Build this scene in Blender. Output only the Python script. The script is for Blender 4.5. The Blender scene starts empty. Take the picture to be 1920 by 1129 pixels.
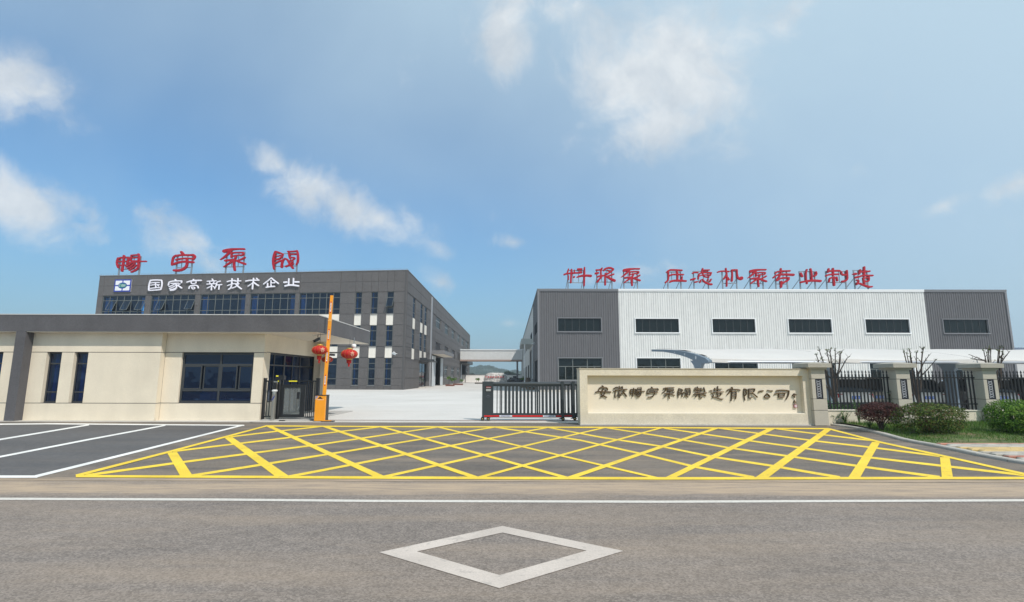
import bpy, math, random
from mathutils import Vector, Matrix
random.seed(7)
R = math.radians
sc = bpy.context.scene
COL = sc.collection

# ------------------------------------------------------------------ camera, sky, sun, exposure
FPX, CX, CY, EYE = 960.0, 960.0, 564.5, 1.7
PITCH = math.atan(142.5 / FPX)
ROLL = R(0.13)
cam_d = bpy.data.cameras.new('camera')
cam_d.sensor_width = 36; cam_d.lens = 18.0; cam_d.clip_end = 6000; cam_d.clip_start = 0.05
cam = bpy.data.objects.new('camera', cam_d); COL.objects.link(cam)
fw = Vector((0, math.cos(PITCH), math.sin(PITCH)))
rt0 = Vector((1, 0, 0)); up0 = rt0.cross(fw)
rt = (rt0 * math.cos(ROLL) + up0 * math.sin(ROLL)); up = (up0 * math.cos(ROLL) - rt0 * math.sin(ROLL))
M = Matrix((rt, up, -fw)).transposed().to_4x4(); M.translation = Vector((0, 0, EYE))
cam.matrix_world = M
sc.camera = cam
CAM = Vector((0, 0, EYE))

SUN_EL, SUN_AZ = R(50), R(140)
S = Vector((math.sin(SUN_AZ) * math.cos(SUN_EL), math.cos(SUN_AZ) * math.cos(SUN_EL), math.sin(SUN_EL)))
sun_d = bpy.data.lights.new('sun', 'SUN'); sun_d.energy = 3.8; sun_d.angle = R(0.6); sun_d.color = (1.0, 0.918, 0.825)
sun = bpy.data.objects.new('sun', sun_d); COL.objects.link(sun)
sun.location = (30, -40, 60); sun.rotation_euler = S.to_track_quat('Z', 'Y').to_euler()

world = bpy.data.worlds.new('World'); sc.world = world; world.use_nodes = True
wn = world.node_tree; WN = wn.nodes; WL = wn.links
WN.clear()
def wmath(op, a, b=None, c=None, clamp=False):
    n = WN.new('ShaderNodeMath'); n.operation = op; n.use_clamp = clamp
    for i, v in enumerate((a, b, c)):
        if v is None: continue
        if isinstance(v, (int, float)): n.inputs[i].default_value = v
        else: WL.new(v, n.inputs[i])
    return n.outputs[0]
tc = WN.new('ShaderNodeTexCoord')
sep = WN.new('ShaderNodeSeparateXYZ'); WL.new(tc.outputs['Generated'], sep.inputs[0])
sky = WN.new('ShaderNodeTexSky'); sky.sky_type = 'NISHITA'; sky.sun_disc = False
sky.sun_elevation = SUN_EL; sky.sun_rotation = SUN_AZ
sky.air_density = 1.0; sky.dust_density = 0.6; sky.ozone_density = 1.6; sky.altitude = 0
# cloud noise lives on a high flat layer seen from below: direction divided by its height
def noise(scale, detail, rough, vec, dist=0.0):
    n = WN.new('ShaderNodeTexNoise'); n.inputs['Scale'].default_value = scale; n.inputs['Detail'].default_value = detail
    n.inputs['Roughness'].default_value = rough; n.inputs['Distortion'].default_value = dist
    WL.new(vec, n.inputs['Vector']); return n.outputs['Fac']
wv = WN.new('ShaderNodeTexNoise'); wv.inputs['Scale'].default_value = 3.0; wv.inputs['Detail'].default_value = 5; WL.new(tc.outputs['Generated'], wv.inputs['Vector'])
ws = WN.new('ShaderNodeVectorMath'); ws.operation = 'MULTIPLY_ADD'; WL.new(wv.outputs['Color'], ws.inputs[0]); ws.inputs[1].default_value = (.22, .22, .22); WL.new(tc.outputs['Generated'], ws.inputs[2])
n1 = noise(5.0, 12, 0.60, ws.outputs[0], 0.0)
n2 = noise(15.0, 10, 0.62, ws.outputs[0], 0.0)
n3 = noise(2.2, 4, 0.55, tc.outputs['Generated'], 0.2)
nn = wmath('ADD', wmath('MULTIPLY', n1, 0.68), wmath('MULTIPLY', n2, 0.32))
def blob(px, py, rx, ry, rot, amp):
    """one cloud bank: a soft ellipse of directions round the direction (px, py) looks in"""
    d = (fw + rt * ((px - CX) / FPX) - up * ((py - CY) / FPX)).normalized()
    h = Vector((d.y, -d.x, 0)).normalized(); v = h.cross(d)
    k = d.dot(fw)
    a = R(rot); ax = h * math.cos(a) - v * math.sin(a); ay = h * math.sin(a) + v * math.cos(a)
    rx = 1.05 * rx * k / FPX; ry = 1.12 * ry * k / FPX
    def dot(vec):
        n = WN.new('ShaderNodeVectorMath'); n.operation = 'DOT_PRODUCT'
        WL.new(tc.outputs['Generated'], n.inputs[0]); n.inputs[1].default_value = vec; return n.outputs['Value']
    x = wmath('MULTIPLY', dot(ax), 1 / rx); y = wmath('MULTIPLY', dot(ay), 1 / ry)
    fr = wmath('GREATER_THAN', dot(d), 0.0)
    r2 = wmath('ADD', wmath('MULTIPLY', x, x), wmath('MULTIPLY', y, y))
    g = wmath('SUBTRACT', 1.0, wmath('MULTIPLY', wmath('POWER', r2, 0.5), 0.5), None, True)
    return wmath('MULTIPLY', wmath('MULTIPLY', g, amp), fr)
BL = [(20, 150, 85, 60, 12, 1.1), (85, 165, 40, 35, 0, .95), (55, 385, 100, 48, 6, 1.15), (150, 425, 60, 26, 14, .85), (10, 350, 55, 40, 0, .9),
      (520, 310, 44, 26, 25, 1.1), (575, 345, 66, 44, 28, 1.2), (640, 382, 62, 36, 24, 1.1), (715, 412, 62, 24, 22, .88), (780, 425, 50, 26, 35, .78), (815, 462, 36, 16, 30, .7),
      (940, 40, 46, 52, 0, 1.0), (948, 95, 40, 42, 10, .98), (1235, 60, 130, 90, 20, .95), (1180, 150, 95, 75, 0, 1.05), (1300, 150, 120, 90, 0, .95),
      (1240, 235, 120, 42, 0, .95), (1340, 80, 110, 90, 0, .85), (340, 455, 80, 42, 12, .98), (390, 490, 60, 26, 25, .8),
      (1770, 385, 44, 14, -14, .7), (1905, 345, 50, 18, -10, .7), (1495, 20, 60, 24, -25, .78), (830, 532, 40, 20, 20, .92),
      (1190, 512, 80, 24, 0, .85), (1085, 520, 50, 18, 0, .8), (955, 607, 26, 10, 0, .82), (965, 455, 40, 14, 0, .72), (1080, 10, 60, 30, 0, .7)]
tot = None
for b in BL:
    g = blob(*b); tot = g if tot is None else wmath('MAXIMUM', tot, g)
# thin high veil everywhere, a little thicker where the low-frequency noise is high
dens = wmath('ADD', wmath('MULTIPLY', tot, 1.15), wmath('MULTIPLY', wmath('SUBTRACT', nn, 0.5), 3.7))
mr = WN.new('ShaderNodeMapRange'); mr.interpolation_type = 'SMOOTHSTEP'; WL.new(dens, mr.inputs[0])
mr.inputs[1].default_value = 0.34; mr.inputs[2].default_value = 1.30; mr.inputs[3].default_value = 0.0; mr.inputs[4].default_value = 0.88
veil = WN.new('ShaderNodeMapRange'); WL.new(n3, veil.inputs[0]); veil.inputs[1].default_value = 0.42; veil.inputs[2].default_value = 0.75
veil.inputs[3].default_value = 0.0; veil.inputs[4].default_value = 0.16
dsun = WN.new('ShaderNodeVectorMath'); dsun.operation = 'DOT_PRODUCT'; WL.new(tc.outputs['Generated'], dsun.inputs[0]); dsun.inputs[1].default_value = S
aur = WN.new('ShaderNodeMapRange'); aur.interpolation_type = 'SMOOTHSTEP'; WL.new(dsun.outputs['Value'], aur.inputs[0])
aur.inputs[1].default_value = -.50; aur.inputs[2].default_value = .42; aur.inputs[3].default_value = 0.16; aur.inputs[4].default_value = 0.97
thin = wmath('ADD', aur.outputs[0], veil.outputs[0], None, True)
skyc = WN.new('ShaderNodeMix'); skyc.data_type = 'RGBA'; WL.new(thin, skyc.inputs[0]); skyc.inputs[7].default_value = (4.1, 5.4, 6.35, 1)
tint = WN.new('ShaderNodeMix'); tint.data_type = 'RGBA'; tint.blend_type = 'MULTIPLY'; tint.inputs[0].default_value = 1; WL.new(sky.outputs[0], tint.inputs[6]); tint.inputs[7].default_value = (.37, .86, 1.14, 1)
low = WN.new('ShaderNodeMapRange'); low.interpolation_type = 'SMOOTHSTEP'; WL.new(sep.outputs[2], low.inputs[0]); low.inputs[1].default_value = .34; low.inputs[2].default_value = -.02; low.inputs[3].default_value = 0; low.inputs[4].default_value = .9
lowm = WN.new('ShaderNodeMix'); lowm.data_type = 'RGBA'; WL.new(low.outputs[0], lowm.inputs[0]); WL.new(tint.outputs[2], lowm.inputs[6]); lowm.inputs[7].default_value = (2.15, 3.5, 4.2, 1)
WL.new(lowm.outputs[2], skyc.inputs[6])
mask = mr.outputs[0]
mix = WN.new('ShaderNodeMix'); mix.data_type = 'RGBA'
WL.new(mask, mix.inputs[0]); WL.new(skyc.outputs[2], mix.inputs[6]); cs = WN.new('ShaderNodeMapRange'); WL.new(noise(9.0, 8, .6, ws.outputs[0]), cs.inputs[0]); cs.inputs[1].default_value = .36; cs.inputs[2].default_value = .62
cc = WN.new('ShaderNodeMix'); cc.data_type = 'RGBA'; WL.new(cs.outputs[0], cc.inputs[0]); cc.inputs[6].default_value = (4.5, 5.0, 5.5, 1); cc.inputs[7].default_value = (6.3, 6.6, 6.8, 1); WL.new(cc.outputs[2], mix.inputs[7])
bg = WN.new('ShaderNodeBackground'); bg.inputs[1].default_value = 0.13; WL.new(mix.outputs[2], bg.inputs[0])
wo = WN.new('ShaderNodeOutputWorld'); WL.new(bg.outputs[0], wo.inputs[0])
world.cycles.sampling_method = 'MANUAL' if hasattr(world, 'cycles') else None
if hasattr(world, 'cycles'): world.cycles.sample_map_resolution = 512
sc.view_settings.view_transform = 'Standard'; sc.view_settings.look = 'None'
sc.view_settings.gamma = 1; sc.view_settings.use_curve_mapping = False
sc.view_settings.exposure = 0.0

# ------------------------------------------------------------------ measuring helpers
def ray(px, py):
    return (fw + rt * ((px - CX) / FPX) - up * ((py - CY) / FPX))
def onG(px, py, z=0.0):
    d = ray(px, py); t = (z - EYE) / d.z; return CAM + d * t
def onY(px, py, Y):
    d = ray(px, py); return CAM + d * (Y / d.y)
def onX(px, py, X):
    d = ray(px, py); return CAM + d * (X / d.x)

class Frame:
    """a vertical wall plane: O on the ground, U along it, V up, N outwards"""
    def __init__(s, O, P):
        s.O = Vector((O[0], O[1], 0)); s.U = (Vector((P[0], P[1], 0)) - s.O); s.L = s.U.length; s.U.normalize()
        s.V = Vector((0, 0, 1)); s.N = s.U.cross(s.V).normalized()
    def pt(s, u, v, n=0.0): return s.O + s.U * u + s.V * v + s.N * n
    def uv(s, px, py, n=0.0):
        d = ray(px, py); o = s.O + s.N * n
        t = (o - CAM).dot(s.N) / d.dot(s.N); p = CAM + d * t - o
        return p.dot(s.U), p.z

# ------------------------------------------------------------------ mesh helpers
class MB:
    def __init__(s): s.v = []; s.f = []
    def add(s, vs, fs):
        b = len(s.v); s.v += [Vector(x) for x in vs]; s.f += [tuple(i + b for i in f) for f in fs]; return s
    def hexa(s, p):
        return s.add(p, [(0, 3, 2, 1), (4, 5, 6, 7), (0, 1, 5, 4), (1, 2, 6, 5), (2, 3, 7, 6), (3, 0, 4, 7)])
    def box(s, x0, x1, y0, y1, z0, z1):
        return s.hexa([(x0, y0, z0), (x1, y0, z0), (x1, y1, z0), (x0, y1, z0), (x0, y0, z1), (x1, y0, z1), (x1, y1, z1), (x0, y1, z1)])
    def fbox(s, f, u0, u1, v0, v1, n0, n1):
        return s.hexa([f.pt(u0, v0, n1), f.pt(u1, v0, n1), f.pt(u1, v0, n0), f.pt(u0, v0, n0), f.pt(u0, v1, n1), f.pt(u1, v1, n1), f.pt(u1, v1, n0), f.pt(u0, v1, n0)])
    def fbevel(s, f, u0, u1, v0, v1, n0, n1, b):
        """slab whose front edges are chamfered"""
        a = [f.pt(u0, v0, n0), f.pt(u1, v0, n0), f.pt(u1, v1, n0), f.pt(u0, v1, n0)]
        m = [f.pt(u0, v0, n1 - b), f.pt(u1, v0, n1 - b), f.pt(u1, v1, n1 - b), f.pt(u0, v1, n1 - b)]
        c = [f.pt(u0 + b, v0 + b, n1), f.pt(u1 - b, v0 + b, n1), f.pt(u1 - b, v1 - b, n1), f.pt(u0 + b, v1 - b, n1)]
        fs = [(8, 9, 10, 11), (3, 2, 1, 0)]
        for i in range(4):
            j = (i + 1) % 4; fs += [(i, j, 4 + j, 4 + i), (4 + i, 4 + j, 8 + j, 8 + i)]
        return s.add(a + m + c, fs)
    def quad(s, a, b, c, d): return s.add([a, b, c, d], [(0, 1, 2, 3)])
    def poly(s, pts): return s.add(pts, [tuple(range(len(pts)))])
    def prism(s, pts, d):
        n = len(pts); d = Vector(d); p = [Vector(q) for q in pts]
        fs = [tuple(range(n)), tuple(range(2 * n - 1, n - 1, -1))] + [(i, n + i, n + (i + 1) % n, (i + 1) % n) for i in range(n)]
        return s.add(p + [q + d for q in p], fs)
    def tube(s, pts, rad, n=6, caps=True):
        pts = [Vector(p) for p in pts]; m = len(pts)
        if isinstance(rad, (int, float)): rad = [rad] * m
        vs = []; a = None
        for i, p in enumerate(pts):
            t = (pts[min(i + 1, m - 1)] - pts[max(i - 1, 0)]).normalized()
            if a is None: a = t.orthogonal().normalized()
            else: a = (a - t * a.dot(t)).normalized()
            b = t.cross(a)
            for k in range(n):
                w = 2 * math.pi * k / n; vs.append(p + (a * math.cos(w) + b * math.sin(w)) * rad[i])
        fs = [(i * n + k, i * n + (k + 1) % n, (i + 1) * n + (k + 1) % n, (i + 1) * n + k) for i in range(m - 1) for k in range(n)]
        if caps: fs += [tuple(range(n - 1, -1, -1)), tuple(range((m - 1) * n, m * n))]
        return s.add(vs, fs)
    def bar(s, p, q, w, d=None, upv=(0, 0, 1)):
        p = Vector(p); q = Vector(q); t = (q - p).normalized(); d = w if d is None else d
        upv = Vector(upv)
        if abs(t.dot(upv)) > 0.95: upv = Vector((0, 1, 0))
        a = t.cross(upv).normalized(); b = a.cross(t)
        c = [(-w / 2, -d / 2), (w / 2, -d / 2), (w / 2, d / 2), (-w / 2, d / 2)]
        return s.hexa([p + a * x + b * y for x, y in c] + [q + a * x + b * y for x, y in c])
    def lathe(s, c, prof, n=16, ripple=0.0, k=0):
        c = Vector(c); vs = []; m = len(prof)
        for r, z in prof:
            for i in range(n):
                w = 2 * math.pi * i / n; rr = r * (1 - ripple * (i % 2)) if k else r
                vs.append(c + Vector((rr * math.cos(w), rr * math.sin(w), z)))
        fs = [(i * n + j, i * n + (j + 1) % n, (i + 1) * n + (j + 1) % n, (i + 1) * n + j) for i in range(m - 1) for j in range(n)]
        fs += [tuple(range(n - 1, -1, -1)), tuple(range((m - 1) * n, m * n))]
        return s.add(vs, fs)

def base_of(o):
    b = Vector((0, 0, 0))
    while o is not None: b = b + Vector(o.location); o = o.parent
    return b
def part(name, mb, m, parent=None, label=None, smooth=False, kind=None):
    """one mesh object; vertices come in place-of-the-scene metres"""
    b = base_of(parent) if parent else Vector((0, 0, 0))
    me = bpy.data.meshes.new(name); me.from_pydata([v - b for v in mb.v], [], mb.f); me.materials.append(m)
    if smooth: me.shade_smooth()
    me.update()
    o = bpy.data.objects.new(name, me); COL.objects.link(o)
    if parent: o.parent = parent
    if label: o['label'] = label
    if kind: o['kind'] = kind
    return o
def thing(name, label, cat, loc=(0, 0, 0), group=None, rz=0):
    o = bpy.data.objects.new(name, None); COL.objects.link(o); o.location = loc; o.rotation_euler = (0, 0, rz)
    o.empty_display_size = 0.3
    o['label'] = label; o['category'] = cat
    if group: o['group'] = group
    return o
def single(name, mb, m, label, cat, group=None, smooth=False):
    """a thing that is one mesh, its origin at its base"""
    c = sum(mb.v, Vector()) / len(mb.v); zb = min(v.z for v in mb.v); b = Vector((c.x, c.y, zb))
    me = bpy.data.meshes.new(name); me.from_pydata([v - b for v in mb.v], [], mb.f); me.materials.append(m)
    if smooth: me.shade_smooth()
    o = bpy.data.objects.new(name, me); COL.objects.link(o); o.location = b
    o['label'] = label; o['category'] = cat
    if group: o['group'] = group
    return o
def struct(name, mb, m, smooth=False): return part(name, mb, m, kind='structure', smooth=smooth)
def copy_tree(o, parent=None):
    c = o.copy(); COL.objects.link(c); c.parent = parent
    for ch in list(o.children): copy_tree(ch, c)
    return c

# ------------------------------------------------------------------ materials
MATS = {}
def mat(name, col, rough=0.7, metal=0.0, var=0.0, vscale=1.5, fine=0.0, fscale=60, streak=0.0, sscale=2.0, bump=0.0, bscale=80, spec=0.5, coat=0.0, stretch=(1, 1, 1), objvar=0.0, dirt=None):
    if name in MATS: return MATS[name]
    m = bpy.data.materials.new(name); m.use_nodes = True; nt = m.node_tree; N = nt.nodes; L = nt.links
    p = N['Principled BSDF']; p.inputs['Roughness'].default_value = rough; p.inputs['Metallic'].default_value = metal
    p.inputs['Specular IOR Level'].default_value = spec; p.inputs['Coat Weight'].default_value = coat
    geo = N.new('ShaderNodeNewGeometry')
    def mul(sock, fac_sock):
        n = N.new('ShaderNodeMix'); n.data_type = 'RGBA'; n.blend_type = 'MULTIPLY'; n.inputs[0].default_value = 1
        L.new(sock, n.inputs[6]); L.new(fac_sock, n.inputs[7]); return n.outputs[2]
    rgb = N.new('ShaderNodeRGB'); rgb.outputs[0].default_value = (*col, 1); c = rgb.outputs[0]
    def varied(scale, detail, amt, st, dist=0.0, lo=0.3, hi=0.7):
        mp = N.new('ShaderNodeMapping'); mp.inputs['Scale'].default_value = st; L.new(geo.outputs['Position'], mp.inputs[0])
        n = N.new('ShaderNodeTexNoise'); n.inputs['Scale'].default_value = scale; n.inputs['Detail'].default_value = detail; n.inputs['Distortion'].default_value = dist
        L.new(mp.outputs[0], n.inputs['Vector'])
        r = N.new('ShaderNodeMapRange'); L.new(n.outputs['Fac'], r.inputs[0]); r.inputs[1].default_value = lo; r.inputs[2].default_value = hi
        r.inputs[3].default_value = 1 - amt; r.inputs[4].default_value = 1 + amt; return r.outputs[0]
    if var: c = mul(c, varied(vscale, 5, var, stretch, 0.4))
    if fine: c = mul(c, varied(fscale, 3, fine, (1, 1, 1)))
    if streak: c = mul(c, varied(sscale, 4, streak, (1, 1, 0.12), 0.2))
    if objvar:
        oi = N.new('ShaderNodeObjectInfo'); r = N.new('ShaderNodeMapRange'); L.new(oi.outputs['Random'], r.inputs[0])
        r.inputs[3].default_value = 1 - objvar; r.inputs[4].default_value = 1 + objvar; c = mul(c, r.outputs[0])
    if dirt:   # patches of dust with a shape of their own
        dc, sc_, amt = dirt
        n = N.new('ShaderNodeTexNoise'); n.inputs['Scale'].default_value = sc_; n.inputs['Detail'].default_value = 8; n.inputs['Roughness'].default_value = 0.65
        L.new(geo.outputs['Position'], n.inputs['Vector'])
        r = N.new('ShaderNodeMapRange'); L.new(n.outputs['Fac'], r.inputs[0]); r.inputs[1].default_value = 0.5; r.inputs[2].default_value = 0.72
        r.inputs[3].default_value = 0; r.inputs[4].default_value = amt
        mx = N.new('ShaderNodeMix'); mx.data_type = 'RGBA'; L.new(r.outputs[0], mx.inputs[0]); L.new(c, mx.inputs[6]); mx.inputs[7].default_value = (*dc, 1); c = mx.outputs[2]
    L.new(c, p.inputs['Base Color'])
    if bump:
        n = N.new('ShaderNodeTexNoise'); n.inputs['Scale'].default_value = bscale; n.inputs['Detail'].default_value = 4; L.new(geo.outputs['Position'], n.inputs['Vector'])
        b = N.new('ShaderNodeBump'); b.inputs['Strength'].default_value = bump; b.inputs['Distance'].default_value = 0.02; L.new(n.outputs['Fac'], b.inputs['Height']); L.new(b.outputs[0], p.inputs['Normal'])
    MATS[name] = m; return m
def glass(name, tint, refl=1.0, body=(0.01, 0.02, 0.04), bodyfac=0.35):
    """tinted window glass: see-through, with a mirror coat"""
    m = bpy.data.materials.new(name); m.use_nodes = True; N = m.node_tree.nodes; L = m.node_tree.links; N.clear()
    tr = N.new('ShaderNodeBsdfTransparent'); tr.inputs[0].default_value = (*tint, 1)
    df = N.new('ShaderNodeBsdfDiffuse'); df.inputs[0].default_value = (*body, 1)
    gl = N.new('ShaderNodeBsdfGlossy'); gl.inputs['Roughness'].default_value = 0.015; gl.inputs[0].default_value = (0.9, 0.95, 1, 1)
    lw = N.new('ShaderNodeFresnel'); lw.inputs['IOR'].default_value = 1.5
    tcn = N.new('ShaderNodeNewGeometry'); nz = N.new('ShaderNodeTexNoise'); nz.inputs['Scale'].default_value = 0.9; L.new(tcn.outputs['Position'], nz.inputs['Vector'])
    bp = N.new('ShaderNodeBump'); bp.inputs['Strength'].default_value = 0.06; bp.inputs['Distance'].default_value = 0.3; L.new(nz.outputs['Fac'], bp.inputs['Height']); L.new(bp.outputs[0], gl.inputs['Normal'])
    mu = N.new('ShaderNodeMath'); mu.operation = 'MULTIPLY'; mu.inputs[1].default_value = refl; mu.use_clamp = True; L.new(lw.outputs[0], mu.inputs[0])
    m1 = N.new('ShaderNodeMixShader'); m1.inputs[0].default_value = bodyfac; L.new(tr.outputs[0], m1.inputs[1]); L.new(df.outputs[0], m1.inputs[2])
    m2 = N.new('ShaderNodeMixShader'); L.new(mu.outputs[0], m2.inputs[0]); L.new(m1.outputs[0], m2.inputs[1]); L.new(gl.outputs[0], m2.inputs[2])
    o = N.new('ShaderNodeOutputMaterial'); L.new(m2.outputs[0], o.inputs[0]); return m

PANEL = mat('grey_stone_paint', (.104, .099, .100), .75, var=.06, vscale=.35, fine=.22, fscale=9, objvar=.035, streak=.04)
JOINT = mat('dark_joint', (.078, .077, .079), .8)
COPING = mat('coping_grey', (.2, .2, .21), .6)
FASCIA = mat('fascia_grey_render', (.098, .096, .103), .8, var=.1, vscale=1.2, fine=.12, fscale=25, streak=.07, bump=.25, bscale=60)
CREAM = mat('cream_render', (.74, .665, .535), .85, var=.05, vscale=.9, fine=.05, fscale=45, streak=.05, sscale=1.3, bump=.3, bscale=55, dirt=((.6, .52, .4), .8, .2))
CREAM_W = mat('cream_spandrel', (.74, .71, .65), .8, var=.04)
SOFFIT = mat('soffit_paint', (.74, .67, .57), .85, var=.03)
SIGNWALL = mat('sign_wall_stone_paint', (.64, .585, .475), .85, var=.05, vscale=1.2, fine=.12, fscale=38, streak=.05, bump=.25, bscale=70, dirt=((.5, .42, .3), 1.1, .2))
PILLAR = mat('pillar_stone_paint', (.46, .43, .365), .85, var=.05, vscale=2, fine=.1, fscale=45, bump=.25, bscale=70, streak=.05)
CAPST = mat('pillar_cap_stone', (.38, .36, .31), .85, var=.08, vscale=2, fine=.1, fscale=45, bump=.3, bscale=60)
LINE = mat('groove_paint', (.045, .045, .05), .8)
ALU = mat('window_frame_grey', (.135, .15, .145), .5, metal=.1)
ALU2 = mat('window_frame_charcoal', (.05, .055, .06), .45, metal=.2)
BLUE_GLASS = glass('blue_glass', (.30, .52, .75), .9, (.004, .018, .05), .42)
GATE_GLASS = glass('guardhouse_glass', (.12, .30, .60), .9, (.002, .020, .075), .34)
GREEN_GLASS = glass('grey_green_glass', (.12, .16, .16), .75, (.012, .02, .02), .6)
SIDE_GLASS = glass('dark_side_glass', (.12, .15, .16), .32, (.016, .021, .024), .75)
SIDE_BLUE = glass('dark_blue_side_glass', (.15, .3, .5), .45, (.006, .026, .07), .7)
ALU3 = mat('pale_mullion', (.34, .36, .36), .5)
PAINTED_REFL = glass('painted_reflection_glass', (.72, .78, .76), 2.2, (.30, .33, .32), .30)  # pale grey body paints the road's reflection into the gate leaf
CURTAIN = mat('blue_curtain', (.16, .52, .95), .8, streak=.3, sscale=9)
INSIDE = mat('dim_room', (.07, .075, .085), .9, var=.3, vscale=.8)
DARK = mat('near_black', (.012, .012, .014), .7)
RED = mat('red_letter_face', (.36, .005, .020), .65, var=.1, vscale=3, spec=.3)
WHITE_LET = mat('white_letter_face', (.80, .79, .88), .5)
BRONZE = mat('bronze_letter', (.085, .055, .024), .45, metal=.35, var=.45, vscale=12, fine=.3, fscale=60)
STEEL = mat('galvanised_steel', (.28, .31, .35), .45, metal=.5, var=.1)
WHITE_CLAD = mat('white_cladding', (.63, .64, .63), .5, var=.04, streak=.06)
GREY_CLAD = mat('grey_cladding', (.112, .112, .120), .5, var=.05, streak=.04)
TRIM_W = mat('white_trim', (.75, .77, .78), .45)
TRIM_G = mat('grey_trim', (.17, .175, .19), .45)
BLACKM = mat('black_painted_metal', (.012, .013, .015), .38)
GATEM = mat('slate_gate_metal', (.032, .042, .048), .42, var=.08, coat=.15)
ORANGE = mat('orange_paint', (.88, .34, .012), .42, coat=.25, var=.05)
YSTICK = mat('yellow_sticker', (.9, .82, .02), .5)
SIGNRED = mat('red_reflective', (.62, .012, .012), .4)
PAPER = mat('white_reflective', (.78, .79, .82), .4)
NAVY = mat('navy_print', (.03, .045, .28), .4)
INOX = mat('brushed_steel', (.42, .40, .36), .33, metal=.9, streak=.12)
LANT = mat('lantern_silk', (.42, .009, .008), .75, var=.08, vscale=6)
GOLD = mat('gold_trim', (.62, .42, .10), .4, metal=.6)
CONC = mat('pale_concrete', (.58, .565, .54), .85, var=.08, vscale=.12, fine=.06, fscale=14, dirt=((.46, .44, .40), .22, .4), bump=.15, bscale=30)
SILL = mat('concrete_strip', (.50, .48, .44), .9, var=.12, vscale=1.4, fine=.12, fscale=40)
KERB = mat('kerb_stone', (.42, .40, .36), .85, var=.12, vscale=3, fine=.1, fscale=60, objvar=.1)
BARK = mat('bark', (.07, .055, .045), .9, var=.3, vscale=14, bump=.6, bscale=60)
MEMBRANE = mat('white_membrane', (.60, .58, .55), .55, var=.03, vscale=.6)
CARPST = mat('carport_grey_blue', (.17, .225, .28), .4, var=.04)
SOIL = mat('bare_soil', (.21, .145, .085), .95, var=.3, vscale=3, fine=.3, fscale=30, bump=.8, bscale=24)
TURF = mat('turf_soil', (.075, .115, .03), .95, var=.45, vscale=3.5, fine=.3, fscale=30, bump=.8, bscale=24, dirt=((.22, .155, .09), 1.1, .95))

def leafmat(name, cols, rough=.55):
    m = bpy.data.materials.new(name); m.use_nodes = True; N = m.node_tree.nodes; L = m.node_tree.links
    p = N['Principled BSDF']; p.inputs['Roughness'].default_value = rough; p.inputs['Specular IOR Level'].default_value = .22
    g = N.new('ShaderNodeNewGeometry'); r = N.new('ShaderNodeValToRGB'); L.new(g.outputs['Random Per Island'], r.inputs[0])
    e = r.color_ramp.elements; e[0].color = (*cols[0], 1); e[1].color = (*cols[-1], 1); e[1].position = .95
    for i, c in enumerate(cols[1:-1]):
        x = e.new((i + 1) / (len(cols) - 1)); x.color = (*c, 1)
    L.new(r.outputs[0], p.inputs['Base Color'])
    tl = N.new('ShaderNodeBsdfTranslucent'); L.new(r.outputs[0], tl.inputs[0])
    mx = N.new('ShaderNodeMixShader'); mx.inputs[0].default_value = .28; L.new(p.outputs[0], mx.inputs[1]); L.new(tl.outputs[0], mx.inputs[2])
    L.new(mx.outputs[0], N['Material Output'].inputs[0]); return m
LEAF_G = leafmat('privet_leaf', [(.022, .065, .008), (.06, .15, .014), (.13, .27, .028), (.24, .38, .06)])
LEAF_M = leafmat('mixed_leaf', [(.016, .045, .008), (.045, .095, .014), (.10, .17, .03), (.12, .05, .03), (.17, .25, .05)])
LEAF_R = leafmat('maroon_leaf', [(.03, .014, .014), (.085, .026, .028), (.06, .03, .025), (.13, .05, .045)])
LEAF_Y = leafmat('fresh_leaf', [(.03, .09, .02), (.07, .18, .04), (.14, .28, .07)])
GRASSM = leafmat('grass_blade', [(.03, .08, .012), (.07, .17, .022), (.12, .25, .04), (.16, .17, .06)])
HILLM = leafmat('hill_leaf', [(.012, .03, .012), (.022, .05, .018), (.035, .07, .025)])
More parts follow.
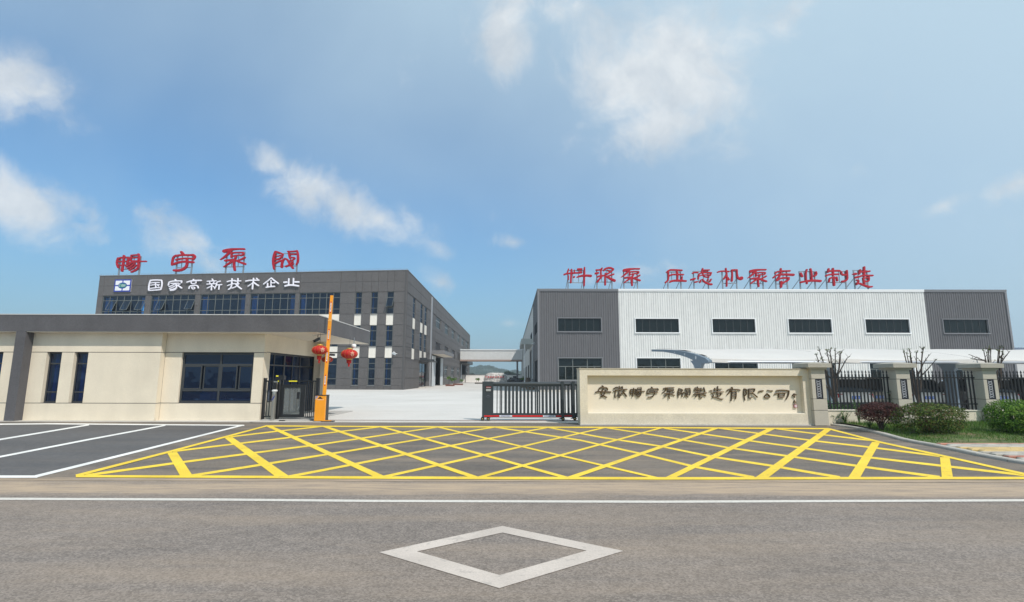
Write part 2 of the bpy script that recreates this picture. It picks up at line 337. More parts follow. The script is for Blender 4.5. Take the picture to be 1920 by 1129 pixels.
# ------------------------------------------------------------------ ground, road, markings
def asphalt(name, base, dust_amt, dust_band=None, spk=.34):
    m = mat(name, base, .9, var=.12, vscale=.5, fine=.10, fscale=6, streak=0, bump=.3, bscale=140, stretch=(.7, 1.1, 1))
    N = m.node_tree.nodes; L = m.node_tree.links; p = N['Principled BSDF']
    g = [n for n in N if n.type == 'NEW_GEOMETRY'][0]; src = p.inputs['Base Color'].links[0].from_socket
    v = N.new('ShaderNodeTexVoronoi'); v.inputs['Scale'].default_value = 62; L.new(g.outputs['Position'], v.inputs['Vector'])   # aggregate
    sx = N.new('ShaderNodeSeparateColor'); L.new(v.outputs['Color'], sx.inputs[0])
    r = N.new('ShaderNodeMapRange'); L.new(sx.outputs[0], r.inputs[0]); r.inputs[3].default_value = 1 - spk; r.inputs[4].default_value = 1 + spk
    a = N.new('ShaderNodeMix'); a.data_type = 'RGBA'; a.blend_type = 'MULTIPLY'; a.inputs[0].default_value = 1; L.new(src, a.inputs[6]); L.new(r.outputs[0], a.inputs[7])
    c = a.outputs[2]
    v2 = N.new('ShaderNodeTexVoronoi'); v2.inputs['Scale'].default_value = 17; L.new(g.outputs['Position'], v2.inputs['Vector'])   # stray pale chips
    r2 = N.new('ShaderNodeMapRange'); L.new(v2.outputs['Distance'], r2.inputs[0]); r2.inputs[1].default_value = .10; r2.inputs[2].default_value = .06; r2.inputs[4].default_value = .5
    s2 = N.new('ShaderNodeSeparateColor'); L.new(v2.outputs['Color'], s2.inputs[0])
    g2 = N.new('ShaderNodeMath'); g2.operation = 'GREATER_THAN'; g2.inputs[1].default_value = .93; L.new(s2.outputs[1], g2.inputs[0])
    m2 = N.new('ShaderNodeMath'); m2.operation = 'MULTIPLY'; L.new(r2.outputs[0], m2.inputs[0]); L.new(g2.outputs[0], m2.inputs[1])
    b = N.new('ShaderNodeMix'); b.data_type = 'RGBA'; L.new(m2.outputs[0], b.inputs[0]); L.new(c, b.inputs[6]); b.inputs[7].default_value = (.4, .36, .3, 1); c = b.outputs[2]
    # dust blown into long drifts along the road
    mp = N.new('ShaderNodeMapping'); mp.inputs['Scale'].default_value = (.16, 1.1, 1); L.new(g.outputs['Position'], mp.inputs[0])
    n = N.new('ShaderNodeTexNoise'); n.inputs['Scale'].default_value = 1.3; n.inputs['Detail'].default_value = 7; n.inputs['Roughness'].default_value = .6; L.new(mp.outputs[0], n.inputs['Vector'])
    fac = N.new('ShaderNodeMapRange'); L.new(n.outputs['Fac'], fac.inputs[0]); fac.inputs[1].default_value = .42; fac.inputs[2].default_value = .72; fac.inputs[4].default_value = dust_amt
    f = fac.outputs[0]
    if dust_band:
        y0, y1, amt = dust_band
        sp = N.new('ShaderNodeSeparateXYZ'); L.new(g.outputs['Position'], sp.inputs[0])
        d1 = N.new('ShaderNodeMath'); d1.operation = 'SUBTRACT'; d1.inputs[1].default_value = (y0 + y1) / 2; L.new(sp.outputs[1], d1.inputs[0])
        wob = N.new('ShaderNodeMath'); wob.operation = 'MULTIPLY_ADD'; wob.inputs[1].default_value = 1.5; wob.inputs[2].default_value = -.75; L.new(n.outputs['Fac'], wob.inputs[0])
        ad = N.new('ShaderNodeMath'); L.new(d1.outputs[0], ad.inputs[0]); L.new(wob.outputs[0], ad.inputs[1])
        ab = N.new('ShaderNodeMath'); ab.operation = 'ABSOLUTE'; L.new(ad.outputs[0], ab.inputs[0])
        h = (y1 - y0) / 2
        r3 = N.new('ShaderNodeMapRange'); r3.interpolation_type = 'SMOOTHSTEP'; L.new(ab.outputs[0], r3.inputs[0]); r3.inputs[1].default_value = h; r3.inputs[2].default_value = h * .2; r3.inputs[4].default_value = amt
        nf = N.new('ShaderNodeTexNoise'); nf.inputs['Scale'].default_value = 9; nf.inputs['Detail'].default_value = 6; L.new(mp.outputs[0], nf.inputs['Vector'])
        m3 = N.new('ShaderNodeMath'); m3.operation = 'MULTIPLY'; L.new(r3.outputs[0], m3.inputs[0])
        r4 = N.new('ShaderNodeMapRange'); L.new(nf.outputs['Fac'], r4.inputs[0]); r4.inputs[1].default_value = .3; r4.inputs[2].default_value = .6; r4.inputs[3].default_value = .45; L.new(r4.outputs[0], m3.inputs[1])
        mx = N.new('ShaderNodeMath'); mx.operation = 'MAXIMUM'; L.new(f, mx.inputs[0]); L.new(m3.outputs[0], mx.inputs[1]); f = mx.outputs[0]
    nw = N.new('ShaderNodeTexNoise'); nw.inputs['Scale'].default_value = 1.15; nw.inputs['Detail'].default_value = 12; nw.inputs['Roughness'].default_value = .78; L.new(mp.outputs[0], nw.inputs['Vector'])   # pale scuffs
    rw = N.new('ShaderNodeMapRange'); L.new(nw.outputs['Fac'], rw.inputs[0]); rw.inputs[1].default_value = .655; rw.inputs[2].default_value = .74; rw.inputs[4].default_value = .45
    sw_ = N.new('ShaderNodeMix'); sw_.data_type = 'RGBA'; L.new(rw.outputs[0], sw_.inputs[0]); L.new(c, sw_.inputs[6]); sw_.inputs[7].default_value = (.42, .40, .38, 1); c = sw_.outputs[2]
    d = N.new('ShaderNodeMix'); d.data_type = 'RGBA'; L.new(f, d.inputs[0]); L.new(c, d.inputs[6]); d.inputs[7].default_value = (.44, .335, .235, 1)
    L.new(d.outputs[2], p.inputs['Base Color'])
    return m
ROAD = asphalt('road_asphalt', (.200, .172, .152), .30, (7.5, 9.1, .95))
DRIVE = asphalt('driveway_asphalt', (.132, .116, .101), .34, (8.1, 9.3, .9), .25)
BAY = asphalt('parking_asphalt', (.100, .098, .100), .06, None, .2)
LAND = mat('dry_land', (.16, .15, .10), .95, var=.3, vscale=.03)

def paint(name, col, wear, under, wsc=9):
    """road paint, worn through to what it was laid on in patches"""
    m = mat(name, col, .7, var=.12, vscale=.9, fine=.08, fscale=50, bump=.25, bscale=120, streak=0)
    N = m.node_tree.nodes; L = m.node_tree.links; p = N['Principled BSDF']; src = p.inputs['Base Color'].links[0].from_socket
    g = [n for n in N if n.type == 'NEW_GEOMETRY'][0]
    n = N.new('ShaderNodeTexNoise'); n.inputs['Scale'].default_value = wsc; n.inputs['Detail'].default_value = 9; n.inputs['Roughness'].default_value = .75; L.new(g.outputs['Position'], n.inputs['Vector'])
    r = N.new('ShaderNodeMapRange'); L.new(n.outputs['Fac'], r.inputs[0]); r.inputs[1].default_value = .54; r.inputs[2].default_value = .70; r.inputs[4].default_value = wear
    x = N.new('ShaderNodeMix'); x.data_type = 'RGBA'; L.new(r.outputs[0], x.inputs[0]); L.new(src, x.inputs[6]); x.inputs[7].default_value = (*under, 1); L.new(x.outputs[2], p.inputs['Base Color'])
    return m
YEL = paint('yellow_road_paint', (.82, .585, .04), .62, (.27, .22, .13), 5)
WHI = paint('white_road_paint', (.78, .775, .75), .25, (.3, .29, .27))
WORN = paint('worn_white_road_paint', (.56, .495, .44), .85, (.26, .24, .22), 6)

def flat(name, pts, z, m, kind='structure'):
    mb = MB(); mb.poly([(p[0], p[1], z) for p in pts]); o = part(name, mb, m, kind=kind); return o
def grid_sheet(x0, x1, y0, y1, z, nx, ny):
    mb = MB()
    for j in range(ny):
        for i in range(nx):
            a = x0 + (x1 - x0) * i / nx; b = x0 + (x1 - x0) * (i + 1) / nx; c = y0 + (y1 - y0) * j / ny; d = y0 + (y1 - y0) * (j + 1) / ny
            mb.quad((a, c, z), (b, c, z), (b, d, z), (a, d, z))
    return mb
flat('ground', [(-2500, -2500), (2500, -2500), (2500, 3500), (-2500, 3500)], -.012, LAND)
flat('road', [(-160, -14), (160, -14), (160, 9.05), (-160, 9.05)], 0.0, ROAD)
# driveway between the road and the gate
flat('driveway', [(-60, 8.75), (30, 8.75), (30, 19.95), (-60, 19.95)], .004, DRIVE)
g = lambda x, y: onG(x, y)
pk = [g(460, 797), g(72, 893), (-40, 9.35), (-40, g(0, 796).y)]
flat('parking_bays', [(p[0], p[1]) for p in pk], .0055, BAY)
# company yard
YARD_Y = 20.15
flat('yard', [(-140, YARD_Y), (140, YARD_Y), (140, 168), (-140, 168)], .012, CONC)
mb = MB(); mb.box(-9.8, 3.0, 19.62, YARD_Y, .0, .018); struct('gate_threshold', mb, SILL)
mb = MB(); mb.box(-8.2, 3.0, 20.42, 20.47, .012, .028); struct('gate_rail', mb, mat('rusty_rail', (.16, .07, .05), .6, metal=.4, var=.3, vscale=6))
# expansion joints of the yard slabs: saw cuts filled dark
for k in range(7):
    mb = MB(); mb.box(-13.5, 8.5, 26 + k * 6.0, 26.02 + k * 6.0, .012, .0145); struct('yard_joint', mb, mat('joint_filler', (.40, .39, .37), .9))

def ribbon(path, z, name, m, kind='structure'):
    """painted line: path = (px, py, thickness in px) down its middle"""
    mb = MB(); L_ = []; R_ = []
    for i, (x, y, w) in enumerate(path):
        a = path[max(i - 1, 0)]; b = path[min(i + 1, len(path) - 1)]
        dx, dy = b[0] - a[0], b[1] - a[1]; l = math.hypot(dx, dy); nx, ny = -dy / l, dx / l
        p = g(x + nx * w / 2, y + ny * w / 2); q = g(x - nx * w / 2, y - ny * w / 2)
        L_.append((p.x, p.y, z)); R_.append((q.x, q.y, z))
    for i in range(len(path) - 1): mb.quad(L_[i], L_[i + 1], R_[i + 1], R_[i])
    return part(name, mb, m, kind=kind)
def quadpx(pts, z, name, m):
    mb = MB(); mb.poly([(p.x, p.y, z) for p in [g(*q) for q in pts]]); return part(name, mb, m, kind='structure')
def tw(y): return 1.9 + (y - 800) / 95 * 2.7
# yellow hatched keep-clear box
ZY = .0068
zi = [0]
def yl(pts, w=None, dz=0):
    zi[0] += 1
    return ribbon([(x, y, (w or tw)(y)) for x, y in pts], ZY + (zi[0] % 12) * .00022 + dz, 'yellow_hatch_line', YEL)
def yq(pts):
    zi[0] += 1
    return quadpx(pts, ZY + .003 + (zi[0] % 8) * .0002, 'yellow_hatch_band', YEL)
fr_ = lambda y: 2.3 + (y - 799) / 95 * 2.6
ribbon([(142, 894.2, 4), (360, 895, 4.6), (640, 896.6, 4.8), (900, 897.6, 4.8), (1240, 898.4, 4.8), (1600, 898, 4.6), (1960, 897.5, 4.4)], .0122, 'yellow_box_edge', YEL)
ribbon([(498, 799.3, 2.2), (700, 800.6, 2.2), (1000, 801.6, 2.2), (1240, 802.6, 2.2), (1553, 804.5, 2.4)], .0122, 'yellow_box_edge', YEL)
ribbon([(142, 893.5, 4.6), (313, 849.3, 3.6), (420, 820.7, 3), (500, 799.2, 2.4)], .0128, 'yellow_box_edge', YEL)
ribbon([(1553, 804.5, 2.6), (1650, 829.9, 3.1), (1778, 858, 3.4), (1920, 890, 4), (1958, 898, 4)], .0128, 'yellow_box_edge', YEL)
for q in [[(313, 849.3), (331.7, 848.3), (361.7, 894), (338, 894)], [(419.3, 820.7), (434, 819.3), (545, 896), (518, 896)],
          [(497, 799), (511, 800), (727, 896.5), (704, 896.5)], [(602, 800), (614, 800), (903, 897), (883, 897)],
          [(710, 801), (721, 801), (1073, 897.5), (1055, 897.5)], [(817, 801.5), (827, 801.5), (1240, 897.5), (1224, 897.5)],
          [(1762.5, 858), (1780.5, 858), (1787, 897), (1766, 897)], [(1635, 829.5), (1651, 829), (1612.5, 897), (1590, 897)],
          [(1547, 804.7), (1560, 805.5), (1440, 897), (1415.6, 897)], [(1440, 803.8), (1455, 803.8), (1266, 897), (1246, 897)],
          [(1338.7, 803), (1350, 803), (1078, 897.5), (1057, 897.5)], [(1236, 802.6), (1245, 802.6), (905, 897), (888, 897)]]:
    yq(q)
for p in [[(929, 801.5), (1088, 826), (1200, 851), (1303, 876), (1414, 896)], [(1028, 802), (1130, 821), (1240, 837.5), (1335, 857), (1447, 874), (1575, 896)],
          [(1137, 802.5), (1240, 818.5), (1365, 840), (1485, 857), (1605, 874), (1762, 895.5)],
          [(1245, 803.3), (1320, 814.5), (1410, 827.6), (1500, 840), (1623, 857.6), (1762, 873.7), (1925, 892)],
          [(1348, 803.3), (1432, 814.5), (1530, 827.6), (1638, 840), (1762, 856)], [(1455, 804.4), (1549, 816.4), (1646, 828)],
          [(1135, 802), (930, 849), (715, 896)], [(1027, 802), (790, 847), (535, 896)], [(927, 801.5), (640, 848.5), (352, 894)],
          [(821, 801.3), (600, 834), (330, 869), (160, 892.5)], [(712, 801), (560, 819), (325, 847)], [(604, 800), (520, 809), (432, 819.5)]]:
    yl(p)
# white bay lines
for p in [[(-260, 796.3, 2.3), (0, 795.9, 2.3), (90, 795, 2.2), (458, 798, 2.0)], [(167, 797, 2.2), (0, 824.7, 2.8), (-240, 864, 3.2)],
          [(310, 798, 2.2), (160, 826, 2.8), (0, 857.3, 3.2), (-200, 896, 4)], [(454, 798, 2.4), (260, 846.5, 3.6), (66, 894.5, 4.8)], [(70, 894.8, 4.4), (0, 894.8, 4.4), (-300, 894.8, 4.4)]]:
    zi[0] += 1; ribbon(p, .0082 + (zi[0] % 5) * .0004, 'white_bay_line', WHI)
ribbon([(-300, 934, 4.2), (0, 936, 4.2), (420, 937.5, 4.2), (700, 940, 4.2), (1240, 941.5, 4.2), (1920, 938.8, 4.2), (2300, 937, 4.2)], .005, 'white_lane_line', mat('lane_paint', (.60, .57, .52), .7, fine=.12, fscale=20))
# diamond warning mark
mb = MB(); o4 = [g(942, 987), g(1169, 1034), g(936, 1104), g(711, 1036.5)]; i4 = [g(942, 999.5), g(1100, 1033.5), g(937, 1079.5), g(782, 1035)]
for k in range(4):
    j = (k + 1) % 4; mb.quad(*[(p.x, p.y, .005) for p in (o4[k], o4[j], i4[j], i4[k])])
part('white_diamond_mark', mb, WORN, kind='structure')

# ------------------------------------------------------------------ kerb, verge, paving on the right
kp = [g(1546, 796.5), g(1580, 800.5), g(1612, 806), g(1650, 815.5), g(1688, 826.5), g(1722, 833.5), g(1762, 840.5), g(1800, 848.5), g(1838, 857), g(1880, 864.5), g(1925, 873)]
kp = [Vector((p.x, p.y, 0)) for p in kp]; kp[0].y = 18.93
d_ = (kp[-1] - kp[-2]).normalized(); kp += [kp[-1] + d_ * 2.0 + Vector((.5, 0, 0)), kp[-1] + Vector((6, -2.1, 0)), kp[-1] + Vector((30, -3.0, 0))]
def resample(pts, step):
    out = [pts[0]]; acc = 0
    for a, b in zip(pts, pts[1:]):
        l = (b - a).length; t = step - acc
        while t <= l: out.append(a + (b - a) * (t / l)); t += step
        acc = (acc + l) % step
    return out
ks = resample(kp, .75)
kroot = thing('kerb', 'pale stone kerb curving along the verge beside the yellow box', 'kerb', (kp[0].x, kp[0].y, 0)); del kroot['category']; del kroot['label']; kroot['kind'] = 'structure'
def side(i):
    a = ks[max(i - 1, 0)]; b = ks[min(i + 1, len(ks) - 1)]; t = (b - a).normalized(); return Vector((t.y * -1, t.x, 0)) * 1.0
for i in range(min(len(ks) - 1, 40)):
    a, b = ks[i], ks[i + 1]; na, nb = side(i), side(i + 1); t = (b - a).normalized() * .006
    mb = MB(); h = .07 + random.uniform(-.004, .004); w = .16
    mb.add([a + t, b - t, b - t + nb * w, a + t + na * w] + [a + t + Vector((0, 0, h - .02)), b - t + Vector((0, 0, h - .02)), b - t + nb * .02 + Vector((0, 0, h)), a + t + na * .02 + Vector((0, 0, h)), b - t + nb * w + Vector((0, 0, h)), a + t + na * w + Vector((0, 0, h))],
           [(0, 1, 5, 4), (4, 5, 6, 7), (7, 6, 8, 9), (1, 2, 8, 6, 5), (0, 4, 7, 9, 3), (3, 9, 8, 2)])
    part('kerb_stone', mb, KERB, kroot)
# verge: gently humped soil behind the kerb, up to the fence plinths
random.seed(3)
Ytop = onG(1765, 836).y + .05
def verge_h(x, y): return .02 if y < Ytop + .12 else .05 + .05 * math.sin(x * 1.3) * math.sin(y * 1.1 + .6) + .05 * max(0, min(1, (y - 15) / 3))
def kerb_x(y):
    for a, b in zip(kp, kp[1:]):
        if b.y <= y <= a.y: return b.x + (a.x - b.x) * (y - b.y) / max(1e-6, a.y - b.y)
    return kp[0].x if y > kp[0].y else 99
ysv = [8.9 + i * .15 for i in range(67)] + [18.95]; mb = MB()
for y0, y1 in zip(ysv, ysv[1:]):
    xa, xb = kerb_x(y0) + .15, kerb_x(y1) + .15
    if xa > 50 or xb > 50: continue
    for i in range(60):
        u0, u1 = (i / 60) ** 1.6 * 30, ((i + 1) / 60) ** 1.6 * 30
        q = [(xa + u0, y0), (xa + u1, y0), (xb + u1, y1), (xb + u0, y1)]
        mb.quad(*[(x, y, verge_h(x, y)) for x, y in q])
struct('verge', mb, TURF, False)
# paving: red, grey and yellow blocks laid in rows along the road
PAVC = {'r': mat('red_paver', (.44, .20, .145), .85, fine=.12, fscale=60, objvar=.16, bump=.3), 'g': mat('grey_paver', (.40, .375, .33), .85, fine=.12, fscale=60, objvar=.14, bump=.3),
        'y': mat('yellow_paver', (.52, .38, .17), .85, fine=.12, fscale=60, objvar=.16, bump=.3)}
pv = bpy.data.objects.new('pavement', None); COL.objects.link(pv); pv.location = (11.5, 13.0, 0); pv['kind'] = 'structure'
bw, bh = .30, .15
def mk_paver():
    mb = MB(); mb.fbevel(type('F', (), {'pt': staticmethod(lambda u, v, n: Vector((u, v, n)))}), 0, bw - .008, 0, bh - .008, 0, .06, .006); return mb
pm = {}
for k, m in PAVC.items():
    mb = mk_paver(); me = bpy.data.meshes.new('paver'); me.from_pydata(mb.v, [], mb.f); me.materials.append(m); pm[k] = me
rows = 'rggggyyyyyggggrrggggyyyygg'
cnt = 0
for r_, ch in enumerate(rows):
    y = Ytop - (r_ + 1) * bh
    for i in range(40):
        x = 9.9 + i * bw - (bw / 2 if r_ % 2 else 0)
        if x < max(kerb_x(y), kerb_x(y + bh)) + .165 or x + bw > max(y * 1.04 + 1.4, 0) or y < 9.2: continue
        o = bpy.data.objects.new('paver', pm[ch]); COL.objects.link(o); o.parent = pv
        o.location = (x - 11.5, y - 13.0, .008 + random.uniform(-.002, .002)); o.rotation_euler = (random.uniform(-.006, .006), random.uniform(-.006, .006), 0); cnt += 1
print('pavers', cnt)
# grass blades: nobody could count them
random.seed(11)
mb = MB()
nb = 0
while nb < 22000:
    x = random.uniform(10.3, 19.5); y = random.uniform(11.8, 18.9)
    if x < kerb_x(y) + .2: continue
    n_ = math.sin(x * 2.1 + y) * math.cos(y * 1.7 - x * .6) + random.gauss(0, .55)
    dist = y - Ytop
    if dist < .05: continue
    if n_ < (.55 - dist * .55): continue
    if y < Ytop + .05: continue
    h = random.uniform(.03, .1) * (1.5 if dist > 2.2 else 1); a = random.uniform(0, 6.28); w = random.uniform(.004, .008)
    z = verge_h(x, y) - .005; lx, ly = random.gauss(0, .03), random.gauss(0, .03)
    dx, dy = math.cos(a) * w, math.sin(a) * w
    mb.add([(x - dx, y - dy, z), (x + dx, y + dy, z), (x + lx, y + ly, z + h)], [(0, 1, 2)]); nb += 1
o = part('grass', mb, GRASSM, kind='stuff'); o['label'] = 'short patchy grass on the verge beneath the bushes'; o['category'] = 'grass'

# ------------------------------------------------------------------ far land
mb = MB(); random.seed(5)
def ridge(x):   # hill silhouette as one sees it from the gate, in metres at 900 m
    h = 11 * math.exp(-((x + 66) / 46) ** 2) + 5 * math.exp(-((x + 20) / 40) ** 2) + 6 + 10 * math.exp(-((x + 400) / 160) ** 2) + 9 * math.exp(-((x - 700) / 200) ** 2) + 5 * math.exp(-((x - 350) / 90) ** 2)
    return h + 1.3 * math.sin(x * .11) + .8 * math.sin(x * .31)
xs = [i * 14 - 1100 for i in range(158)]; ys = [760, 800, 840, 880, 920, 980, 1060]; prof = [0, .35, .7, .92, 1, .9, .4]
vs = [(x * (y / 900), y, ridge(x) * p * (y / 900) + random.uniform(-1, 1) * (p > 0) - .2) for y, p in zip(ys, prof) for x in xs]; n = len(xs)
mb.add(vs, [(j * n + i, j * n + i + 1, (j + 1) * n + i + 1, (j + 1) * n + i) for j in range(len(ys) - 1) for i in range(n - 1)])
struct('hill', mb, mat('wooded_hill', (.030, .055, .028), .95, var=.5, vscale=.09, fine=.4, fscale=.5), True)
mb = MB(); random.seed(9)
for k in range(5200):     # tree crowns that clothe the near face of the hill
    x = random.uniform(-260, 120); t = random.random(); y = 765 + 150 * t; pr = min(1, .05 + t * 1.05)
    z = ridge(x) * pr * (y / 900) - .5; x *= y / 900; r = random.uniform(1.5, 3.4)
    c = Vector((x, y, z + r * .3)); vs = [c + Vector((r * math.cos(a) * random.uniform(.7, 1.2), r * math.sin(a), random.uniform(-.5, .2) * r)) for a in (0, 1.25, 2.5, 3.8, 5.0)] + [c + Vector((random.uniform(-.4, .4) * r, 0, r * random.uniform(.5, 1)))]
    mb.add(vs, [(0, 1, 5), (1, 2, 5), (2, 3, 5), (3, 4, 5), (4, 0, 5)])
o = part('far_wood', mb, HILLM, kind='stuff'); o['label'] = 'distant woodland covering the low hill behind the yard'; o['category'] = 'woodland'
# ------------------------------------------------------------------ wall tools
def cells(us, vs, holes):
    """grid cells of a wall that are not in any opening (u0,u1,v0,v1)"""
    us = sorted(set([round(u, 4) for u in us] + [round(h[k], 4) for h in holes for k in (0, 1)])); vs = sorted(set([round(v, 4) for v in vs] + [round(h[k], 4) for h in holes for k in (2, 3)]))
    out = []
    for a, b in zip(us, us[1:]):
        for c, d in zip(vs, vs[1:]):
            mu, mv = (a + b) / 2, (c + d) / 2
            if any(h[0] < mu < h[1] and h[2] < mv < h[3] for h in holes): continue
            out.append((a, b, c, d))
    return out
def backing(parent, fr, u0, u1, v0, v1, holes, n0, n1, m, name='wall'):
    """solid wall with real openings: front and back skins plus the reveals of every opening"""
    mb = MB()
    for a, b, c, d in cells([u0, u1], [v0, v1], holes):
        mb.quad(fr.pt(a, c, n1), fr.pt(b, c, n1), fr.pt(b, d, n1), fr.pt(a, d, n1)); mb.quad(fr.pt(a, c, n0), fr.pt(a, d, n0), fr.pt(b, d, n0), fr.pt(b, c, n0))
    for (a, b, c, d) in list(holes) + [(u0, u1, v0, v1)]:
        mb.quad(fr.pt(a, c, n0), fr.pt(b, c, n0), fr.pt(b, c, n1), fr.pt(a, c, n1)); mb.quad(fr.pt(a, d, n1), fr.pt(b, d, n1), fr.pt(b, d, n0), fr.pt(a, d, n0))
        mb.quad(fr.pt(a, c, n1), fr.pt(a, d, n1), fr.pt(a, d, n0), fr.pt(a, c, n0)); mb.quad(fr.pt(b, c, n0), fr.pt(b, d, n0), fr.pt(b, d, n1), fr.pt(b, c, n1))
    return part(name, mb, m, parent)
def window(parent, fr, u0, u1, v0, v1, ucuts, vcuts, n=-.1, fw_=.06, m=None, gm=None, tilt=(), name='window', thick=.05, skip=()):
    """frame bars with a pane in every light; tilt = list of (col,row) whose sash hangs open"""
    m = m or ALU; gm = gm or BLUE_GLASS; mb = MB(); t = thick
    mb.fbox(fr, u0, u0 + fw_, v0, v1, n - t, n + t); mb.fbox(fr, u1 - fw_, u1, v0, v1, n - t, n + t)
    mb.fbox(fr, u0 + fw_, u1 - fw_, v0, v0 + fw_, n - t, n + t); mb.fbox(fr, u0 + fw_, u1 - fw_, v1 - fw_, v1, n - t, n + t)
    b = fw_ * .5
    for u in ucuts: mb.fbox(fr, u - b, u + b, v0 + fw_, v1 - fw_, n - t + .004, n + t - .004)
    for v in vcuts: mb.fbox(fr, u0 + fw_, u1 - fw_, v - b, v + b, n - t + .008, n + t - .008)
    w = part(name, mb, m, parent)
    us = [u0] + list(ucuts) + [u1]; vs = [v0] + list(vcuts) + [v1]
    for i in range(len(us) - 1):
        for j in range(len(vs) - 1):
            if (i, j) in skip: continue
            a, b_, c, d = us[i] + b, us[i + 1] - b, vs[j] + b, vs[j + 1] - b
            p = MB()
            if (i, j) in tilt:   # top-hung sash swung out at the bottom, with its own slim frame
                o = (d - c) * math.sin(R(24)); dd = (d - c) * (1 - math.cos(R(24))); e = .05
                q = [fr.pt(a, c + dd, n + t + o), fr.pt(b_, c + dd, n + t + o), fr.pt(b_, d, n + t), fr.pt(a, d, n + t)]
                p.quad(*q); pane = part('pane', p, gm, w); s = MB()
                for k in range(4): s.bar(q[k], q[(k + 1) % 4], e)
                part('open_sash', s, m, w)
            else:
                p.quad(fr.pt(a, c, n), fr.pt(b_, c, n), fr.pt(b_, d, n), fr.pt(a, d, n)); part('pane', p, gm, w)
    return w
def curtain(win, fr, u0, u1, v0, v1, n):
    mb = MB(); k = max(6, int((u1 - u0) / .08)); pts = []
    for i in range(k + 1):
        u = u0 + (u1 - u0) * i / k; pts.append((u, n + .035 * (1 if i % 2 else -1)))
    for (a, na), (b, nb_) in zip(pts, pts[1:]): mb.quad(fr.pt(a, v0, na), fr.pt(b, v0, nb_), fr.pt(b, v1, nb_), fr.pt(a, v1, na))
    part('curtain', mb, CURTAIN, win)

# ------------------------------------------------------------------ grey office building, left
Y1 = 68.0
c0 = onY(757, 731, Y1); pR = Vector((c0.x, Y1, 0))
H1 = onY(763, 507, Y1).z
def solve_left():   # where the left end stands so that its roof edge is as high as the corner's
    d = ray(187, 518); t = (H1 - EYE) / d.z; return CAM + d * t
pL = solve_left(); pL.z = 0
FA = Frame(pL, pR); LA = FA.L
pB = Vector((pR.x - .4, 178.0, 0)); FB = Frame(pR, pB); LB = FB.L
office = thing('office_building', 'long dark grey three-storey building with blue windows and cream spandrels, left of the yard', 'building', pR)
uA = lambda px, py=600: FA.uv(px, py)[0]
vA = lambda py, px=750: FA.uv(px, py)[1]
holesA = []; spA = []; winA = []
top0, top1 = vA(588, 737), vA(546.5, 737)     # upper window row
m0, m1 = vA(649.5, 730), vA(609.5, 730)
l0, l1 = vA(723, 727), vA(671, 727)
rows = [(top0, top1), (m0, m1), (l0, l1)]
narrow = [(uA(665.5, 566), uA(678, 566)), (uA(695, 566), uA(708, 566)), (uA(725, 566), uA(738, 566))]
wide = [(uA(190, 575), uA(270.5, 575)), (uA(281, 575), uA(364, 575)), (uA(373.5, 575), uA(459, 575)), (uA(467.5, 573), uA(552.5, 573)), (uA(560, 570), uA(637, 570))]
for (a, b) in narrow + wide:
    for (c, d) in rows: holesA.append((a, b, c, d)); winA.append((a, b, c, d))
    spA += [(a, b, rows[1][1], rows[0][0]), (a, b, rows[2][1], rows[1][0])]
jv = [0] + [vA(y, 790 - 33) for y in (710, 690, 670, 650, 629.5, 609, 588, 568, 547.5, 527)] + [H1]
backing(office, FA, 0, LA, 0, H1, holesA + [(s_[0], s_[1], s_[2] + .001, s_[3] - .001) for s_ in spA], -.32, -.05, JOINT)
cut = holesA + spA
ju = [0, LA] + [ (a + b) / 2 for a, b in []]
J = .014
for a, b, c, d in cells([0, LA], jv, cut):
    if b - a < .1 or d - c < .08: continue
    mb = MB(); mb.fbevel(FA, a + (J if a > .01 else -.0), b - (J if b < LA - .01 else 0), c + J * .7, d - J * .7, -.05, 0, .02); part('panel', mb, PANEL, office)
for (a, b, c, d) in spA:
    mb = MB(); mb.fbox(FA, a, b, c + .01, d - .01, -.2, -.06); part('spandrel', mb, CREAM_W, office)
    n_ = max(1, round((b - a) / .42)); w = (b - a) / n_
    if b - a < 1.5:
        mb = MB()
        for i in range(n_ + 1): mb.fbox(FA, min(max(a, a + i * w - .012), b - .024), min(max(a, a + i * w - .012), b - .024) + .024, c + .02, d - .02, -.06, -.04)
        part('spandrel_batten', mb, CREAM_W, office)
random.seed(21)
tilts = {0: [(1, 1), (3, 1), (5, 1)], 1: [(1, 1), (5, 1)]}
for k, (a, b, c, d) in enumerate(winA):
    if b - a > 2:
        i = (k - 9) // 3; row = (k - 9) % 3
        if row > 0 and i < 4: continue     # behind the guardhouse, never seen
        nn_ = 6; uc = [a + (b - a) * q / nn_ for q in range(1, nn_)]; vc = [c + (d - c) * .24, c + (d - c) * .76]
        if row == 2: uc = [a + (b - a) * q / 3 for q in range(1, 3)]
        w = window(office, FA, a, b, c, d, uc, vc, -.16, .07, ALU, BLUE_GLASS, tilts.get(i, []) if row == 0 else [])
        curtain(w, FA, a + .1, a + (b - a) * (.16 if i not in (0,) else .2), c + .08, d - .3, -.45)
        if i in (0, 2, 3): curtain(w, FA, b - (b - a) * .13, b - .1, c + .08, d - .3, -.45)
    else:
        row = k % 3
        vc = [c + (d - c) * .26, c + (d - c) * .74] if row < 2 else [c + (d - c) * .24, c + (d - c) * .6, c + (d - c) * .8]
        w = window(office, FA, a, b, c, d, [], vc, -.16, .07, ALU, BLUE_GLASS, [(0, 1)] if (k == 6) else [])
        if random.random() < .7: curtain(w, FA, a + .08, a + .08 + (b - a) * .22, c + .08, d - .08, -.45)
        s = MB(); s.fbox(FA, a - .05, b + .05, c - .07, c - .005, -.05, .05); part('window_sill', s, COPING, w)
